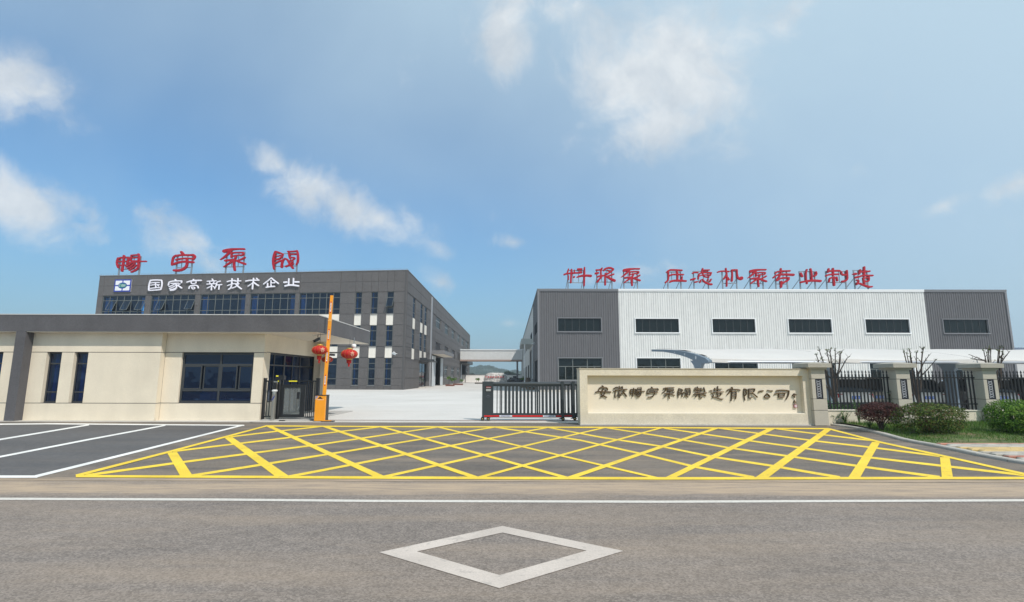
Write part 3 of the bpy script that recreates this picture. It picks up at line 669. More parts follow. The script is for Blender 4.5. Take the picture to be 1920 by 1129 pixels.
# rooms behind the glass, floors, blinds
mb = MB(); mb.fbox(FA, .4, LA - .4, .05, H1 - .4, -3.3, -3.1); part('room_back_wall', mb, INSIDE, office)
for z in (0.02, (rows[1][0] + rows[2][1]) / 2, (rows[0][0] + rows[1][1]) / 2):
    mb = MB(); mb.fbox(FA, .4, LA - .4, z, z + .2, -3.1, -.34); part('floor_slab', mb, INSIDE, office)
# side towards the yard
uB = lambda px, py=650: FB.uv(px, py)[0]
vB = lambda px, py: FB.uv(px, py)[1]
cols = [(774.2, 779.2), (788.6, 793.4), (796.6, 801.2)]
holesB = []; spB = []; winB = []
for a_, b_ in cols:
    a, b = uB(a_, 590), uB(b_, 590)
    for (c, d) in rows[:2]: winB.append((a, b, c, d, 'narrow'))
    spB += [(a, b, rows[1][1], rows[0][0]), (a, b, rows[2][1], rows[1][0])]
upw = [(817, 826.5), (834, 842), (847, 853.2), (858, 863), (866, 870.8), (874, 878)]
z_u0, z_u1 = vB(817.5, 613.5), vB(817.5, 593)
z_m0, z_m1 = vB(817, 661.5), vB(817, 641)
z_l0, z_l1 = vB(833.5, 708), vB(833.5, 686)
for a_, b_ in upw: winB.append((uB(a_, 620), uB(b_, 620), z_u0, z_u1, 'up'))
for a_, b_ in [(816.5, 826), (833.5, 841), (846.8, 853), (858, 863)]: winB.append((uB(a_, 655), uB(b_, 655), z_m0, z_m1, 'louvre'))
for a_, b_ in [(833, 840), (846, 852), (857, 862), (874.5, 877.5)]: winB.append((uB(a_, 695), uB(b_, 695), z_l0, z_l1, 'low'))
door1 = (uB(786.5, 700), uB(799.5, 700), 0, vB(786.5, 680))
door2 = (uB(814.5, 700), uB(825.5, 700), 0, vB(814.5, 668.5))
door3 = (uB(864.5, 700), uB(873.5, 700), 0, vB(864.5, 683))
holesB = [w[:4] for w in winB] + [door1, door2, door3]
backing(office, FB, 0, LB, 0, H1, holesB + [(s_[0], s_[1], s_[2] + .001, s_[3] - .001) for s_ in spB], -.32, -.05, JOINT)
ub = [0, LB] + [uB(x, 600) for x in (808, 829.5, 845, 856, 864.6, 872.5)]
for a, b, c, d in cells(ub, jv, holesB + spB):
    if b - a < .1 or d - c < .08: continue
    mb = MB(); mb.fbevel(FB, a + J, b - (J if b < LB - .01 else 0), c + J * .7, d - J * .7, -.05, 0, .02); part('panel', mb, PANEL, office)
for (a, b, c, d) in spB:
    mb = MB(); mb.fbox(FB, a, b, c + .01, d - .01, -.2, -.06); part('spandrel', mb, CREAM_W, office)
for (a, b, c, d, kind) in winB:
    if kind == 'narrow': w = window(office, FB, a, b, c, d, [], [c + (d - c) * .26, c + (d - c) * .74], -.16, .07, ALU, SIDE_BLUE)
    elif kind == 'louvre':
        mb = MB(); mb.fbox(FB, a, b, c, d, -.2, -.17)
        w = part('louvre_window', mb, ALU, office); s = MB(); n_ = 14
        for i in range(n_):
            v = c + (d - c) * (i + .2) / n_; s.add([FB.pt(a, v, -.05), FB.pt(b, v, -.05), FB.pt(b, v + (d - c) / n_ * .9, -.16), FB.pt(a, v + (d - c) / n_ * .9, -.16)], [(0, 1, 2, 3)])
        part('louvre_slat', s, mat('louvre_grey', (.11, .10, .10), .5), w)
    else: window(office, FB, a, b, c, d, [a + (b - a) * q / 4 for q in (1, 2, 3)], [c + (d - c) * .7], -.16, .09, ALU3, SIDE_GLASS, thick=.03)
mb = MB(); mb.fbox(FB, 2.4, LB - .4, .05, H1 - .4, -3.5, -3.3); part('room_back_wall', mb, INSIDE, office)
# doors on that side
window(office, FB, *door1, [(door1[0] + door1[1]) / 2], [door1[3] * .62], -.2, .08, ALU2, BLUE_GLASS, name='glass_door')
mb = MB(); mb.fbox(FB, door1[0] - .8, door1[1] + .8, door1[3] + .25, door1[3] + .37, 0, 1.7); mb.fbox(FB, door1[0] - .4, door1[0] - .3, door1[3] + .37, door1[3] + .75, 0, 1.2); mb.fbox(FB, door1[1] + .3, door1[1] + .4, door1[3] + .37, door1[3] + .75, 0, 1.2); part('door_canopy', mb, ALU2, office)
mb = MB(); mb.fbox(FB, door1[0] - .3, door1[1] + .3, .012, .15, 0, .9); part('door_step', mb, SILL, office)
DW = mat('painted_steel_door', (.55, .60, .64), .5, var=.05)
d2w = door2[1] - door2[0]
lf = MB(); lf.fbox(FB, door2[0] - d2w * .48, door2[0] + .05, .05, door2[3], .1, .18); part('door_leaf', lf, DW, office)
lf = MB(); lf.fbox(FB, door2[1] - d2w * .1, door2[1] + d2w * .34, .05, door2[3], .1, .18); part('door_leaf', lf, DW, office)
mb = MB(); mb.fbox(FB, door2[0] - d2w * .5, door2[1] + d2w * .42, door2[3] + .3, door2[3] + .95, .0, 2.3); part('door_canopy', mb, COPING, office)
s = MB(); s.fbox(FB, door2[0] - d2w * .5 + .1, door2[1] + d2w * .42 - .1, door2[3] + .27, door2[3] + .3, .1, 2.2); part('canopy_soffit', s, SOFFIT, office)
mb = MB(); mb.fbox(FB, door3[0] - 3, door3[1] + 3, door3[3] + .2, door3[3] + 1.1, .0, 1.9); part('door_canopy', mb, ALU2, office)
lf = MB(); lf.fbox(FB, door3[0] - 1.5, door3[0] + .05, .05, door3[3], .1, .18); part('door_leaf', lf, DW, office)
# downpipe, parapet coping, roof
mb = MB(); mb.fbox(FB, uB(807.2, 600), uB(809, 600), .05, H1 - .3, .02, .16); part('downpipe', mb, mat('grey_pipe', (.30, .31, .33), .5), office)
mb = MB(); mb.fbox(FA, -.05, LA + .04, H1 + .002, H1 + .1, -.4, .05); mb.fbox(FB, .41, LB + .05, H1 + .004, H1 + .1, -.4, .05); part('coping', mb, COPING, office)
back = Vector((pL.x, 176, 0)); mb = MB()
mb.poly([(pL.x + .3, pL.y + .3, H1 - .5), (pR.x - .3, pR.y + .3, H1 - .5), (pB.x - .3, pB.y, H1 - .5), (back.x + .3, back.y, H1 - .5)]); part('roof', mb, CONC, office)
FC = Frame(back, pL); mb = MB(); mb.fbox(FC, 0, FC.L - .33, 0, H1, -.3, 0); part('wall', mb, PANEL, office)
FD = Frame(pB, back); mb = MB(); mb.fbox(FD, 0, FD.L - .31, 0, H1, -.3, 0); part('wall', mb, PANEL, office)
# thin lightning rail along the parapet
mb = MB()
for i in range(24):
    p = FA.pt(LA * i / 23 * .995 + .05, H1 + .1, -.15); mb.tube([p, p + Vector((0, 0, .22))], .012, 4)
mb.bar(FA.pt(0, H1 + .31, -.15), FA.pt(LA, H1 + .31, -.15), .016); part('lightning_rail', mb, STEEL, office)

# cctv heads: bracket, arm and camera body
def cctv(loc, dirv, label, s=1.0, m=None):
    t = thing('security_camera', label, 'camera', loc); loc = Vector(loc); dirv = Vector(dirv).normalized()
    mb = MB(); mb.tube([loc, loc + Vector((0, 0, .08 * s))], .02 * s, 8); part('mount', mb, TRIM_W if m is None else m, t)
    a = loc; b = loc - dirv * .12 * s + Vector((0, 0, -.1 * s)); c = b + dirv * .38 * s
    mb = MB(); mb.bar(b, c, .11 * s, .10 * s); part('body', mb, TRIM_W if m is None else m, t)
    mb = MB(); mb.bar(b + Vector((0, 0, .062 * s)), c + dirv * .07 * s + Vector((0, 0, .062 * s)), .14 * s, .012 * s); part('sun_shield', mb, TRIM_W if m is None else m, t)
    mb = MB(); mb.tube([c, c + dirv * .02 * s], .04 * s, 10); part('lens', mb, DARK, t); return t
u_, v_ = FA.uv(741, 661); p = FA.pt(u_, v_, .05)
ct = cctv(FA.pt(u_, v_, .55), (.8, -.6, -.25), 'white security camera on the grey facade left of the building corner', 1.9)
mb = MB(); mb.bar(p, FA.pt(u_, v_, .6), .07); part('arm', mb, TRIM_W, ct)

# ------------------------------------------------------------------ ribbed metal warehouse, right
Y2 = 60.0
q0 = onY(1010, 700, Y2); q1 = onY(1884, 548, Y2)
H2 = onY(1400, 545, Y2).z
q0.z = q1.z = 0
G1 = Frame(q0, q1); LG = G1.L
G2 = Frame(Vector((q0.x - .05, 165, 0)), Vector((q0.x, Y2, 0)))
ware = thing('warehouse_building', 'long ribbed metal warehouse, white between dark grey ends, right of the yard', 'building', q0)
def ribbed(name, fr, u0, u1, v0, v1, holes, m, pitch=.27, depth=.048, n=0.0):
    """trapezoid-ribbed sheet with the openings cut out"""
    us = set([u0, u1]); prof = {}
    k = math.floor(u0 / pitch) - 1
    def h(u):
        f = (u / pitch) % 1.0
        if f < .50: return 0
        if f < .60: return (f - .50) / .10
        if f < .90: return 1
        return (1 - f) / .10
    while k * pitch < u1:
        for f in (0, .50, .60, .90):
            u = (k + f) * pitch
            if u0 < u < u1: us.add(round(u, 4))
        k += 1
    for a in holes:
        for u in a[:2]:
            if u0 < u < u1: us.add(round(u, 4))
    us = sorted(us); mb = MB()
    for a, b in zip(us, us[1:]):
        if b - a < 1e-4: continue
        mu = (a + b) / 2; iv = [(v0, v1)]
        for hh in holes:
            if hh[0] < mu < hh[1]:
                nv = []
                for (c, d) in iv:
                    if hh[3] <= c or hh[2] >= d: nv.append((c, d)); continue
                    if hh[2] > c: nv.append((c, hh[2]))
                    if hh[3] < d: nv.append((hh[3], d))
                iv = nv
        na, nb_ = n + depth * h(a + 1e-6), n + depth * h(b - 1e-6)
        for c, d in iv: mb.quad(fr.pt(a, c, na), fr.pt(b, c, nb_), fr.pt(b, d, nb_), fr.pt(a, d, na))
    return part(name, mb, m, ware)
gu = lambda px, py=610: G1.uv(px, py)[0]
gv = lambda py, px=1450: G1.uv(px, py)[1]
uw0, uw1 = gu(1160.5, 600), gu(1733, 560)
wu = []; t0, t1 = gv(621.5, 1086), gv(597, 1086); t0b, t1b = gv(624, 1500), gv(598.5, 1500)
for a_, b_ in [(1046, 1127), (1191.5, 1272.5), (1335.5, 1415.5), (1478, 1558.5), (1622, 1704.5), (1768, 1852)]:
    wu.append((gu(a_), gu(b_), t0b if a_ > 1150 else t0, t1b if a_ > 1150 else t1))
wl = []; b1 = gv(671.5, 1086); b1b = gv(678.5, 1450)
for i, (a, b, c, d) in enumerate(wu): wl.append((a, b, gv(713, 1086), b1 if i < 2 else b1b))
HG = wu + wl; mh = .085
HGX = [(a - mh, b + mh, c - mh, d + mh) for a, b, c, d in HG]
ribbed('cladding', G1, 0.0, uw0, .25, H2, HGX, GREY_CLAD); ribbed('cladding', G1, uw0, uw1, .25, H2, HGX, WHITE_CLAD); ribbed('cladding', G1, uw1, LG, .25, H2, HGX, GREY_CLAD)
backing(ware, G1, 0, LG, 0, H2 - .05, HG, -.3, -.02, mat('inner_lining', (.35, .36, .37), .8))
for i, (a, b, c, d) in enumerate(HG):
    grey = i % 6 in (0, 5); tm = TRIM_G if grey else TRIM_W
    fr_m = MB(); w_ = mh + .01
    fr_m.fbox(G1, a - w_, a, c - w_, d + w_, -.02, .12); fr_m.fbox(G1, b, b + w_, c - w_, d + w_, -.02, .12); fr_m.fbox(G1, a, b, d, d + w_, -.02, .125); fr_m.fbox(G1, a - w_ - .02, b + w_ + .02, c - w_ - .03, c - .001, -.02, .16)
    if i < 6: w = window(ware, G1, a, b, c, d, [a + (b - a) * q / 6 for q in range(1, 6)], [], -.1, .045, ALU2, GREEN_GLASS, thick=.03)
    else: w = window(ware, G1, a, b, c, d, [a + (b - a) * q / 3 for q in (1, 2)], [c + (d - c) * .62], -.1, .08, ALU, GREEN_GLASS, thick=.04)
    if i >= 6:
        s = MB(); vv = c + (d - c) * .62
        for q in range(3): um = a + (b - a) * (q + .5) / 3; s.fbox(G1, um - .04, um + .04, c + .08, vv - .04, -.13, -.075)
        part('mullion', s, ALU, w)
    part('window_surround', fr_m, tm, w)
# parapet trims and gutter line, corner trims, plinth
for a, b, m in ((-.12, uw0, TRIM_G), (uw0, uw1, TRIM_W), (uw1, LG + .12, TRIM_G)):
    mb = MB(); mb.fbox(G1, a, b, H2, H2 + .16, -.45, .14); mb.fbox(G1, a, b, H2 - .14, H2 - .001, .085, .11); part('parapet_trim', mb, m, ware)
mb = MB(); mb.fbox(G1, -.1, .14, .25, H2 - .15, .08, .11); part('corner_trim', mb, TRIM_G, ware)
mb = MB(); mb.fbox(G1, LG - .14, LG + .1, .25, H2 - .15, .08, .11); part('corner_trim', mb, TRIM_G, ware)
mb = MB(); mb.fbox(G1, 0.0, LG, .0, .249, -.02, .14); part('plinth', mb, SILL, ware)
# downpipe at each change of colour
# side along the yard
du = lambda px, py=640: G2.uv(px, py)[0]
LG2 = G2.L; ud = du(1000, 600)
hs = []
for a_, b_ in [(1003.2, 1008.2), (995.2, 998.2), (990.3, 992.4), (987, 988.4), (984.5, 985.6), (982.4, 983.2)]:
    a, b = du(a_), du(b_); hs.append((min(a, b), max(a, b), t0, t1))
for a_, b_ in [(1003.2, 1008.2), (990.3, 992.4), (987, 988.4), (984.5, 985.6), (982.4, 983.2)]:
    a, b = du(a_), du(b_); hs.append((min(a, b), max(a, b), .9, gv(672, 1086)))
dd = (du(993.5), du(999.3), .02, 6.0); hs.append(dd)
hs.append((LG2 - 12.2, LG2 - 1.8, .9, 4.6)) if False else None
ribbed('cladding', G2, 0.02, ud, .25, H2, hs, WHITE_CLAD); ribbed('cladding', G2, ud, LG2 - .001, .25, H2, hs, GREY_CLAD)
backing(ware, G2, 0, LG2 - .31, 0, H2 - .05, hs, -.3, -.02, mat('inner_lining2', (.3, .31, .32), .8))
for (a, b, c, d) in hs:
    if (a, b, c, d) == dd: continue
    window(ware, G2, a, b, c, d, [a + (b - a) * q / 4 for q in (1, 2, 3)], [], .0, .09, ALU2, SIDE_GLASS)
mb = MB(); mb.fbox(G2, 0, LG2 + .12, H2 + .002, H2 + .16, -.3, .14); part('parapet_trim', mb, TRIM_G, ware)
mb = MB(); mb.fbox(G2, dd[0] - .6, dd[1] + .6, 6.45, 7.25, 0, 1.75); part('door_canopy', mb, mat('canopy_cladding', (.42, .45, .44), .5), ware)
mb = MB(); mb.fbox(G2, dd[1] - .1, dd[1] + 1.4, .05, 6.0, .12, .2); part('door_leaf', mb, DW, ware)
mb = MB(); mb.fbox(G2, dd[1] + .6, dd[1] + .72, .02, 6.449, 1.2, 1.32); part('canopy_post', mb, TRIM_W, ware)
cctv(G2.pt(du(1005.5, 643), G2.uv(1005.5, 643)[1], .3), (-.5, -.8, -.2), 'white security camera on the shaded dark side of the ribbed warehouse', 1.6)
# roof, gently pitched, and back walls
mb = MB(); A = G1.pt(.3, H2 - .6, -.4); B = G1.pt(LG - .1, H2 - .6, -.4); C_ = B + Vector((0, 100, 0)); D_ = A + Vector((0, 100, 0)); mb.quad(A, B, C_, D_); part('roof', mb, WHITE_CLAD, ware)
G3 = Frame(q1 + Vector((0, .02, 0)), q1 + Vector((0, 104, 0))); mb = MB(); mb.fbox(G3, 0.32, 104, 0, H2 - .02, -.3, 0); part('wall', mb, GREY_CLAD, ware)
G4 = Frame(q1 + Vector((-.3, 104, 0)), Vector((q0.x, q1.y + 104, 0))); mb = MB(); mb.fbox(G4, 0, G4.L, 0, H2 - .02, -.3, 0); part('wall', mb, GREY_CLAD, ware)
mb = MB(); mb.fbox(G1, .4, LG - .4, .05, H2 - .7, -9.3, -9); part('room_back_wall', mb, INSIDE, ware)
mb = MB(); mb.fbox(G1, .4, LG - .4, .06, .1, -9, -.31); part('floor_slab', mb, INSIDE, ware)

# ------------------------------------------------------------------ link bridge, far yard
bz0, bz1 = onY(900, 674.5, 143).z, onY(900, 657, 143).z
br = thing('link_bridge', 'white clad bridge joining the two factory buildings across the far yard', 'bridge', (-5, 143, 0))
xa, xb = FB.pt(75.2, 0, .02).x, G2.pt(20, 0, .1).x - .1
mb = MB(); mb.box(xa, xb, 143, 148, bz0, bz1); part('bridge_wall', mb, mat('bridge_cladding', (.66, .67, .67), .5, var=.04), br)
n_ = 46
for i in range(n_):
    x = xa + .2 + (xb - xa - .5) * i / n_; mb = MB(); mb.box(x, x + .09, 142.93, 142.999, bz0 + .05, bz1 - .12); part('cladding_rib', mb, MATS['bridge_cladding'], br)
mb = MB(); mb.box(xa, xb, 142.8, 148.2, bz1 + .001, bz1 + .28); part('roof_trim', mb, TRIM_W, br)
mb = MB(); mb.box(xa, xb, 142.85, 148.1, bz0 - .42, bz0 - .001); part('floor_beam', mb, mat('rusty_beam', (.33, .24, .20), .6), br)
for x in (xb - 1.6,):
    mb = MB(); mb.box(x, x + .5, 143.4, 143.9, .012, bz0 - .43); part('column', mb, TRIM_G, br)
# far boundary wall
wl_ = thing('boundary_wall', 'low white boundary wall closing the far end of the yard', 'wall', (-4, 163, 0))
zt = onY(900, 703.2, 163).z
mb = MB(); mb.box(-40, 30, 163, 163.3, 0.012, zt); part('wall', mb, mat('white_render', (.80, .79, .77), .8, var=.05), wl_)
mb = MB(); mb.box(-40, 30, 162.9, 163.4, zt + .001, zt + .12); part('coping', mb, COPING, wl_)
# dark blue-roofed shed seen past the right end
sh = thing('distant_shed', 'low distant shed with dark blue roof at the far right', 'building', (100, 96, 0))
hz = onY(1905, 657.5, 96).z
mb = MB(); mb.box(92, 170, 96, 130, .012, hz - .6); part('wall', mb, mat('shed_wall', (.5, .5, .5), .8), sh)
mb = MB(); mb.prism([(91.5, 95.5, hz - .599), (91.5, 112, hz + 1.5), (91.5, 131, hz - .599)], (79, 0, 0)); part('roof', mb, mat('blue_grey_roof', (.05, .07, .12), .5), sh)
# ------------------------------------------------------------------ guardhouse with overhanging flat roof
YF, YA, YB = 19.7, 20.05, 20.32
XL = -27.0
Xr = onY(596.5, 605, YF).x                  # front right corner of the canopy
Xc = onY(492, 707, YB).x                    # corner where the wall turns back to the doors
YE = 25.7
zf1, zf0 = onY(400, 591, YF).z, onY(400, 622, YF).z
gh = thing('guardhouse', 'cream single-storey guardhouse with thick dark grey flat roof, left of the gate', 'building', (-16, 21, 0))
yCan = 19.7 * 1.0 + (Xr * (1 / ((693 - 960) / 960)) - 0) * 0 
yCan = (Xr / onY(693, 625, 1.0).x)          # where the right-hand eave ends
# roof slab: rim, pale flashing and soffit
mb = MB(); mb.box(XL, Xr, YF, yCan, zf0, zf1); part('roof_fascia', mb, FASCIA, gh)
mb = MB(); mb.box(XL, Xr + .015, YF - .015, yCan + .015, zf1 + .001, zf1 + .035); part('roof_flashing', mb, mat('flashing', (.55, .55, .54), .5), gh)
mb = MB(); mb.box(XL, Xr - .02, YF + .02, yCan - .02, zf0 - .022, zf0 - .001); part('soffit', mb, SOFFIT, gh)
WT = zf0 - .023
def band(fr, name, u0, u1, holes, n0=-.22, n1=0.0, zg=()):
    """render wall split by recessed paint grooves into bands"""
    zs = [0.0] + list(zg) + [WT]
    for k in range(len(zs) - 1):
        a, b = zs[k] + (0.012 if k else 0), zs[k + 1] - (.012 if k < len(zs) - 2 else 0)
        hs_ = [(h[0], h[1], max(h[2], a), min(h[3], b)) for h in holes if h[2] < b - .02 and h[3] > a + .02]
        hs_ = [h for h in hs_]
        for c, d, e, f in cells([u0, u1], [a, b], hs_): part_b = MB(); part_b.fbox(fr, c, d, e, f, n0, n1); part(name, part_b, CREAM, gh)
    for z in zg:
        g_ = MB()
        for c, d, e, f in cells([u0, u1], [z - .012, z + .012], [(h[0], h[1], z - .012, z + .012) for h in holes if h[2] < z - .02 and h[3] > z + .02]):
            g_.fbox(fr, c, d, e, f, n0, n1 - .018)
        part('groove', g_, LINE, gh)
FgA = Frame((XL, YA), (0, YA)); FgB = Frame((XL, YB), (0, YB)); FgC = Frame((Xc, YB), (Xc, YE))
ua = lambda px, py=707: FgA.uv(px, py)[0]
ubb = lambda px, py=707: FgB.uv(px, py)[0]
zg1, zg0 = FgA.uv(150, 660.5)[1], FgA.uv(150, 756)[1]
uAB = ua(297)
wA = [(ua(82), ua(110.6), zg0 + .012, zg1 - .012), (ua(134), ua(160.5), zg0 + .012, zg1 - .012), (ua(-26), ua(0), zg0 + .012, zg1 - .012), (ua(-75), ua(-50), zg0 + .012, zg1 - .012)]
band(FgA, 'wall', 0, uAB, wA, -.26, 0, (zg0, zg1))
zgb1, zgb0 = FgB.uv(400, 661)[1], FgB.uv(400, 756)[1]
uC = Xc - XL
wB = (ubb(337.5), ubb(473.3), zgb0 + .012, zgb1 - .012)
band(FgB, 'wall', uAB + .001, uC, [wB], -.22, 0, (zgb0, zgb1))
for (a, b, c, d) in wA:
    w = window(gh, FgA, a, b, c, d, [], [c + (d - c) * .21, c + (d - c) * .78], -.17, .05, ALU2, GATE_GLASS, thick=.03)
    curtain(w, FgA, a + .08, a + .2, c + .06, d - .06, -.36)
(a, b, c, d) = wB
w = window(gh, FgB, a, b, c, d, [ubb(409.5)], [FgB.uv(400, 732)[1], FgB.uv(400, 684)[1]], -.12, .075, ALU2, GATE_GLASS, thick=.035, skip=((0, 1), (1, 1)))
cols_ = [a, ubb(376.5), ubb(409.5), ubb(443.5), b]; v0_, v1_ = FgB.uv(400, 732)[1] + .04, FgB.uv(400, 684)[1] - .04
for i in range(4):   # sliding sashes in the middle row, each a hand deeper or nearer
    n_ = -.13 if i % 2 else -.10; s = MB(); p_, q_ = cols_[i] + (.075 if i == 0 else .03 * (i != 2) + .04 * (i == 2)), cols_[i + 1] - (.075 if i == 3 else .03 * (i != 1) + .04 * (i == 1))
    for (e, f, g_, h_) in ((p_, p_ + .045, v0_, v1_), (q_ - .045, q_, v0_, v1_), (p_ + .045, q_ - .045, v0_, v0_ + .045), (p_ + .045, q_ - .045, v1_ - .045, v1_)): s.fbox(FgB, e, f, g_, h_, n_ - .014, n_ + .014)
    sa = part('sliding_sash', s, ALU2, w); s = MB(); s.quad(FgB.pt(p_ + .04, v0_ + .04, n_), FgB.pt(q_ - .04, v0_ + .04, n_), FgB.pt(q_ - .04, v1_ - .04, n_), FgB.pt(p_ + .04, v1_ - .04, n_)); part('pane', s, GATE_GLASS, w)
# wall with the doors, running back beside the path
uc = lambda px, py=675: FgC.uv(px, py)[0]
LC = YE - YB
o0, o1 = uc(507, 665), uc(591.5, 672); zt_ = FgC.uv(507, 661)[1]
band(FgC, 'wall', .2215, LC, [(o0, o1, .05, zt_ - .012)], -.22, -.001, (zt_,))
om = uc(537, 675); odoor = uc(566, 675)
ztr = FgC.uv(520, 685)[1]
mb = MB(); mb.fbox(FgC, o0, om, .05, zgb0, -.2, -.012); part('window_apron', mb, CREAM, gh)
window(gh, FgC, o0, om, zgb0 + .002, zt_ - .014, [uc(517, 690)], [ztr], -.1, .06, ALU2, GATE_GLASS, thick=.035)
window(gh, FgC, om + .002, o1, .06, zt_ - .014, [uc(551.5, 690), odoor], [ztr], -.1, .06, ALU2, GATE_GLASS, thick=.035, name='glass_door')
mb = MB(); mb.fbox(FgC, odoor - .16, odoor - .06, .95, 1.25, -.06, 0.0); part('door_handle', mb, INOX, gh)
mb = MB(); mb.box(onY(599.5, 700, 25.35).x, onY(608.5, 700, 25.35).x, 25.35, 25.75, 0, WT); part('column', mb, CREAM, gh)
mb = MB(); mb.box(Xc, onY(599.3, 700, 25.35).x, 25.52, 25.74, 0, WT - .002); part('wall', mb, CREAM, gh)
mb = MB(); mb.box(XL, Xc - .23, 25.5, 25.72, 0, WT - .003); part('wall', mb, CREAM, gh)
mb = MB(); mb.box(XL + .01, XL + .23, YA + .3, 25.49, 0, WT - .003); part('wall', mb, CREAM, gh)
# dark pilaster carrying the fascia
FgP = Frame((XL, YF + .0), (0, YF + .0)); ux = lambda px: FgP.uv(px, 707)[0]
mb = MB(); mb.box(XL + ux(18), XL + ux(37), YF + .005, YA - .001, 0, zf0 - .0005); part('pilaster', mb, FASCIA, gh)
mb = MB(); mb.box(XL, Xc - .01, YB + .3, 25.49, .02, .06); part('floor', mb, mat('floor_tile', (.25, .25, .25), .4), gh)
mb = MB(); mb.box(XL + .3, Xc - .3, 23.8, 23.9, .06, WT - .01); part('inner_wall', mb, mat('inner_wall_paint', (.30, .33, .36), .9), gh)
# paved apron in front of the guardhouse wall
mb = MB(); mb.box(XL, Xc + .1, 19.62, 20.04, 0, .022); struct('guardhouse_kerb', mb, SILL)
mb = MB(); mb.box(Xc + .1, Xr - .3, YARD_Y + .001, 25.6, .0, .05); struct('entrance_path', mb, mat('path_concrete', (.42, .41, .39), .9, var=.1, vscale=1.5, fine=.1, fscale=30))
# desk and screen inside
dk = thing('desk', 'pale desk inside the guardhouse behind the wide window', 'desk', (XL + ubb(400), 21.3, .06))
x0, x1 = onY(350, 720, 21.3).x, onY(480, 720, 21.3).x
mb = MB(); mb.box(x0, x1, 21.0, 21.7, .76, .80); part('desk_top', mb, mat('desk_white', (.6, .62, .62), .4), dk)
for x in (x0 + .05, x1 - .1):
    mb = MB(); mb.box(x, x + .05, 21.05, 21.65, .06, .759); part('leg', mb, mat('desk_white', (.6, .62, .62), .4), dk)
mo = thing('monitor', 'large black computer screen on the desk inside the guardhouse window', 'monitor', (onY(425, 710, 21.2).x, 21.2, .8))
xa_, xb_ = onY(411, 710, 21.2).x, onY(439, 710, 21.2).x; za_, zb_ = onY(425, 727, 21.2).z, onY(425, 700, 21.2).z
mb = MB(); mb.box(xa_, xb_, 21.18, 21.22, max(za_, .92), zb_ + .05); part('screen', mb, DARK, mo)
mb = MB(); mb.box((xa_ + xb_) / 2 - .04, (xa_ + xb_) / 2 + .04, 21.221, 21.25, .8, .95); mb.box((xa_ + xb_) / 2 - .15, (xa_ + xb_) / 2 + .15, 21.15, 21.35, .8, .815); part('stand', mb, DARK, mo)
pr = thing('printer', 'pale low printer on the desk inside the guardhouse window', 'printer', (onY(392, 715, 21.3).x, 21.3, .8))
xp = onY(392, 715, 21.3).x; mb = MB(); mb.prism([(xp - .22, 21.12, .801), (xp - .22, 21.5, .801), (xp - .22, 21.5, 1.1), (xp - .22, 21.25, 1.1), (xp - .22, 21.12, 1.0)], (.44, 0, 0)); part('casing', mb, mat('printer_grey', (.45, .5, .52), .5), pr)

# ------------------------------------------------------------------ lanterns and camera brackets under the eave
TXT = mat('faded_gold_print', (.75, .45, .33), .6)
def lantern(px, py, Y, rx, label, show_back=False):
    p = onY(px, py, Y); t = thing('red_lantern', label, 'lantern', p, 'red silk lanterns under the guardhouse eave')
    r = rx; hh = rx * .58; prof = []
    for i in range(11):
        a = -math.pi / 2 + math.pi * i / 10; prof.append((max(.10 * r, r * math.cos(a) ** .8 if math.cos(a) > 0 else 0), hh * math.sin(a)))
    prof = [(r * .32 if i in (0, 10) else q[0], q[1]) for i, q in enumerate(prof)]
    mb = MB(); mb.lathe(p, prof, 48, .035, 1); part('silk_body', mb, LANT, t)
    ribs = MB()
    for k in range(12):
        a = 2 * math.pi * (k + .5) / 12; ribs.tube([p + Vector((q[0] * 1.012 * math.cos(a), q[0] * 1.012 * math.sin(a), q[1])) for q in prof], .0035, 4)
    part('rib', ribs, GOLD, t)
    mb = MB(); mb.lathe(p + Vector((0, 0, hh)), [(r * .34, 0), (r * .36, .03), (r * .3, .055), (.02, .06)], 16); part('top_ring', mb, GOLD, t)
    mb = MB(); mb.lathe(p + Vector((0, 0, -hh - .04)), [(r * .34, 0), (r * .34, .04)], 16); part('bottom_ring', mb, GOLD, t)
    mb = MB(); mb.lathe(p + Vector((0, 0, -hh - .19)), [(r * .27, 0), (r * .31, .14), (r * .30, .15)], 14, .12, 1); part('tassel_skirt', mb, LANT, t)
    mb = MB(); mb.lathe(p + Vector((0, 0, -hh - .33)), [(r * .10, 0), (r * .13, .14)], 8); part('tassel', mb, LANT, t)
    mb = MB(); mb.tube([p + Vector((0, 0, hh + .05)), Vector((p.x, p.y, WT))], .006, 4); part('hanging_wire', mb, DARK, t)
    mb = MB(); a0 = math.atan2(-p.y, -p.x + .0) + .42     # printed mark on the side that faces the road
    for (du_, dv_, w_, h_) in ((-.02, .05, .16, .018), (-.02, .015, .11, .016), (-.02, -.02, .17, .016), (-.05, -.06, .018, .08), (.03, -.055, .018, .08), (-.02, .07, .018, .05), (-.02, -.09, .10, .016)):
        ang = a0 + du_ / r; z0 = dv_ * .8 * r / .3; rr = r * math.sqrt(max(.1, 1 - (z0 / hh) ** 2)) ** .8 + .006; q = []
        for sa_, sz in ((-1, -1), (1, -1), (1, 1), (-1, 1)):
            an = ang + sa_ * w_ / 2 / r; zz = z0 + sz * h_ / 2; rr = r * (1 - (zz / hh) ** 2) ** .4 + .009; q.append(p + Vector((rr * math.cos(an), rr * math.sin(an), zz)))
        mb.quad(*q)
    part('printed_mark', mb, TXT, t)
    return t
lantern(599.5, 656.5, 19.95, .30, 'red lantern with tassel hanging nearest, half behind the orange barrier arm')
lantern(655, 664, 21.9, .345, 'red lantern hanging alone furthest right under the guardhouse eave')
lantern(613.5, 674, 25.0, .26, 'smallest red lantern, mostly hidden behind the orange barrier arm')
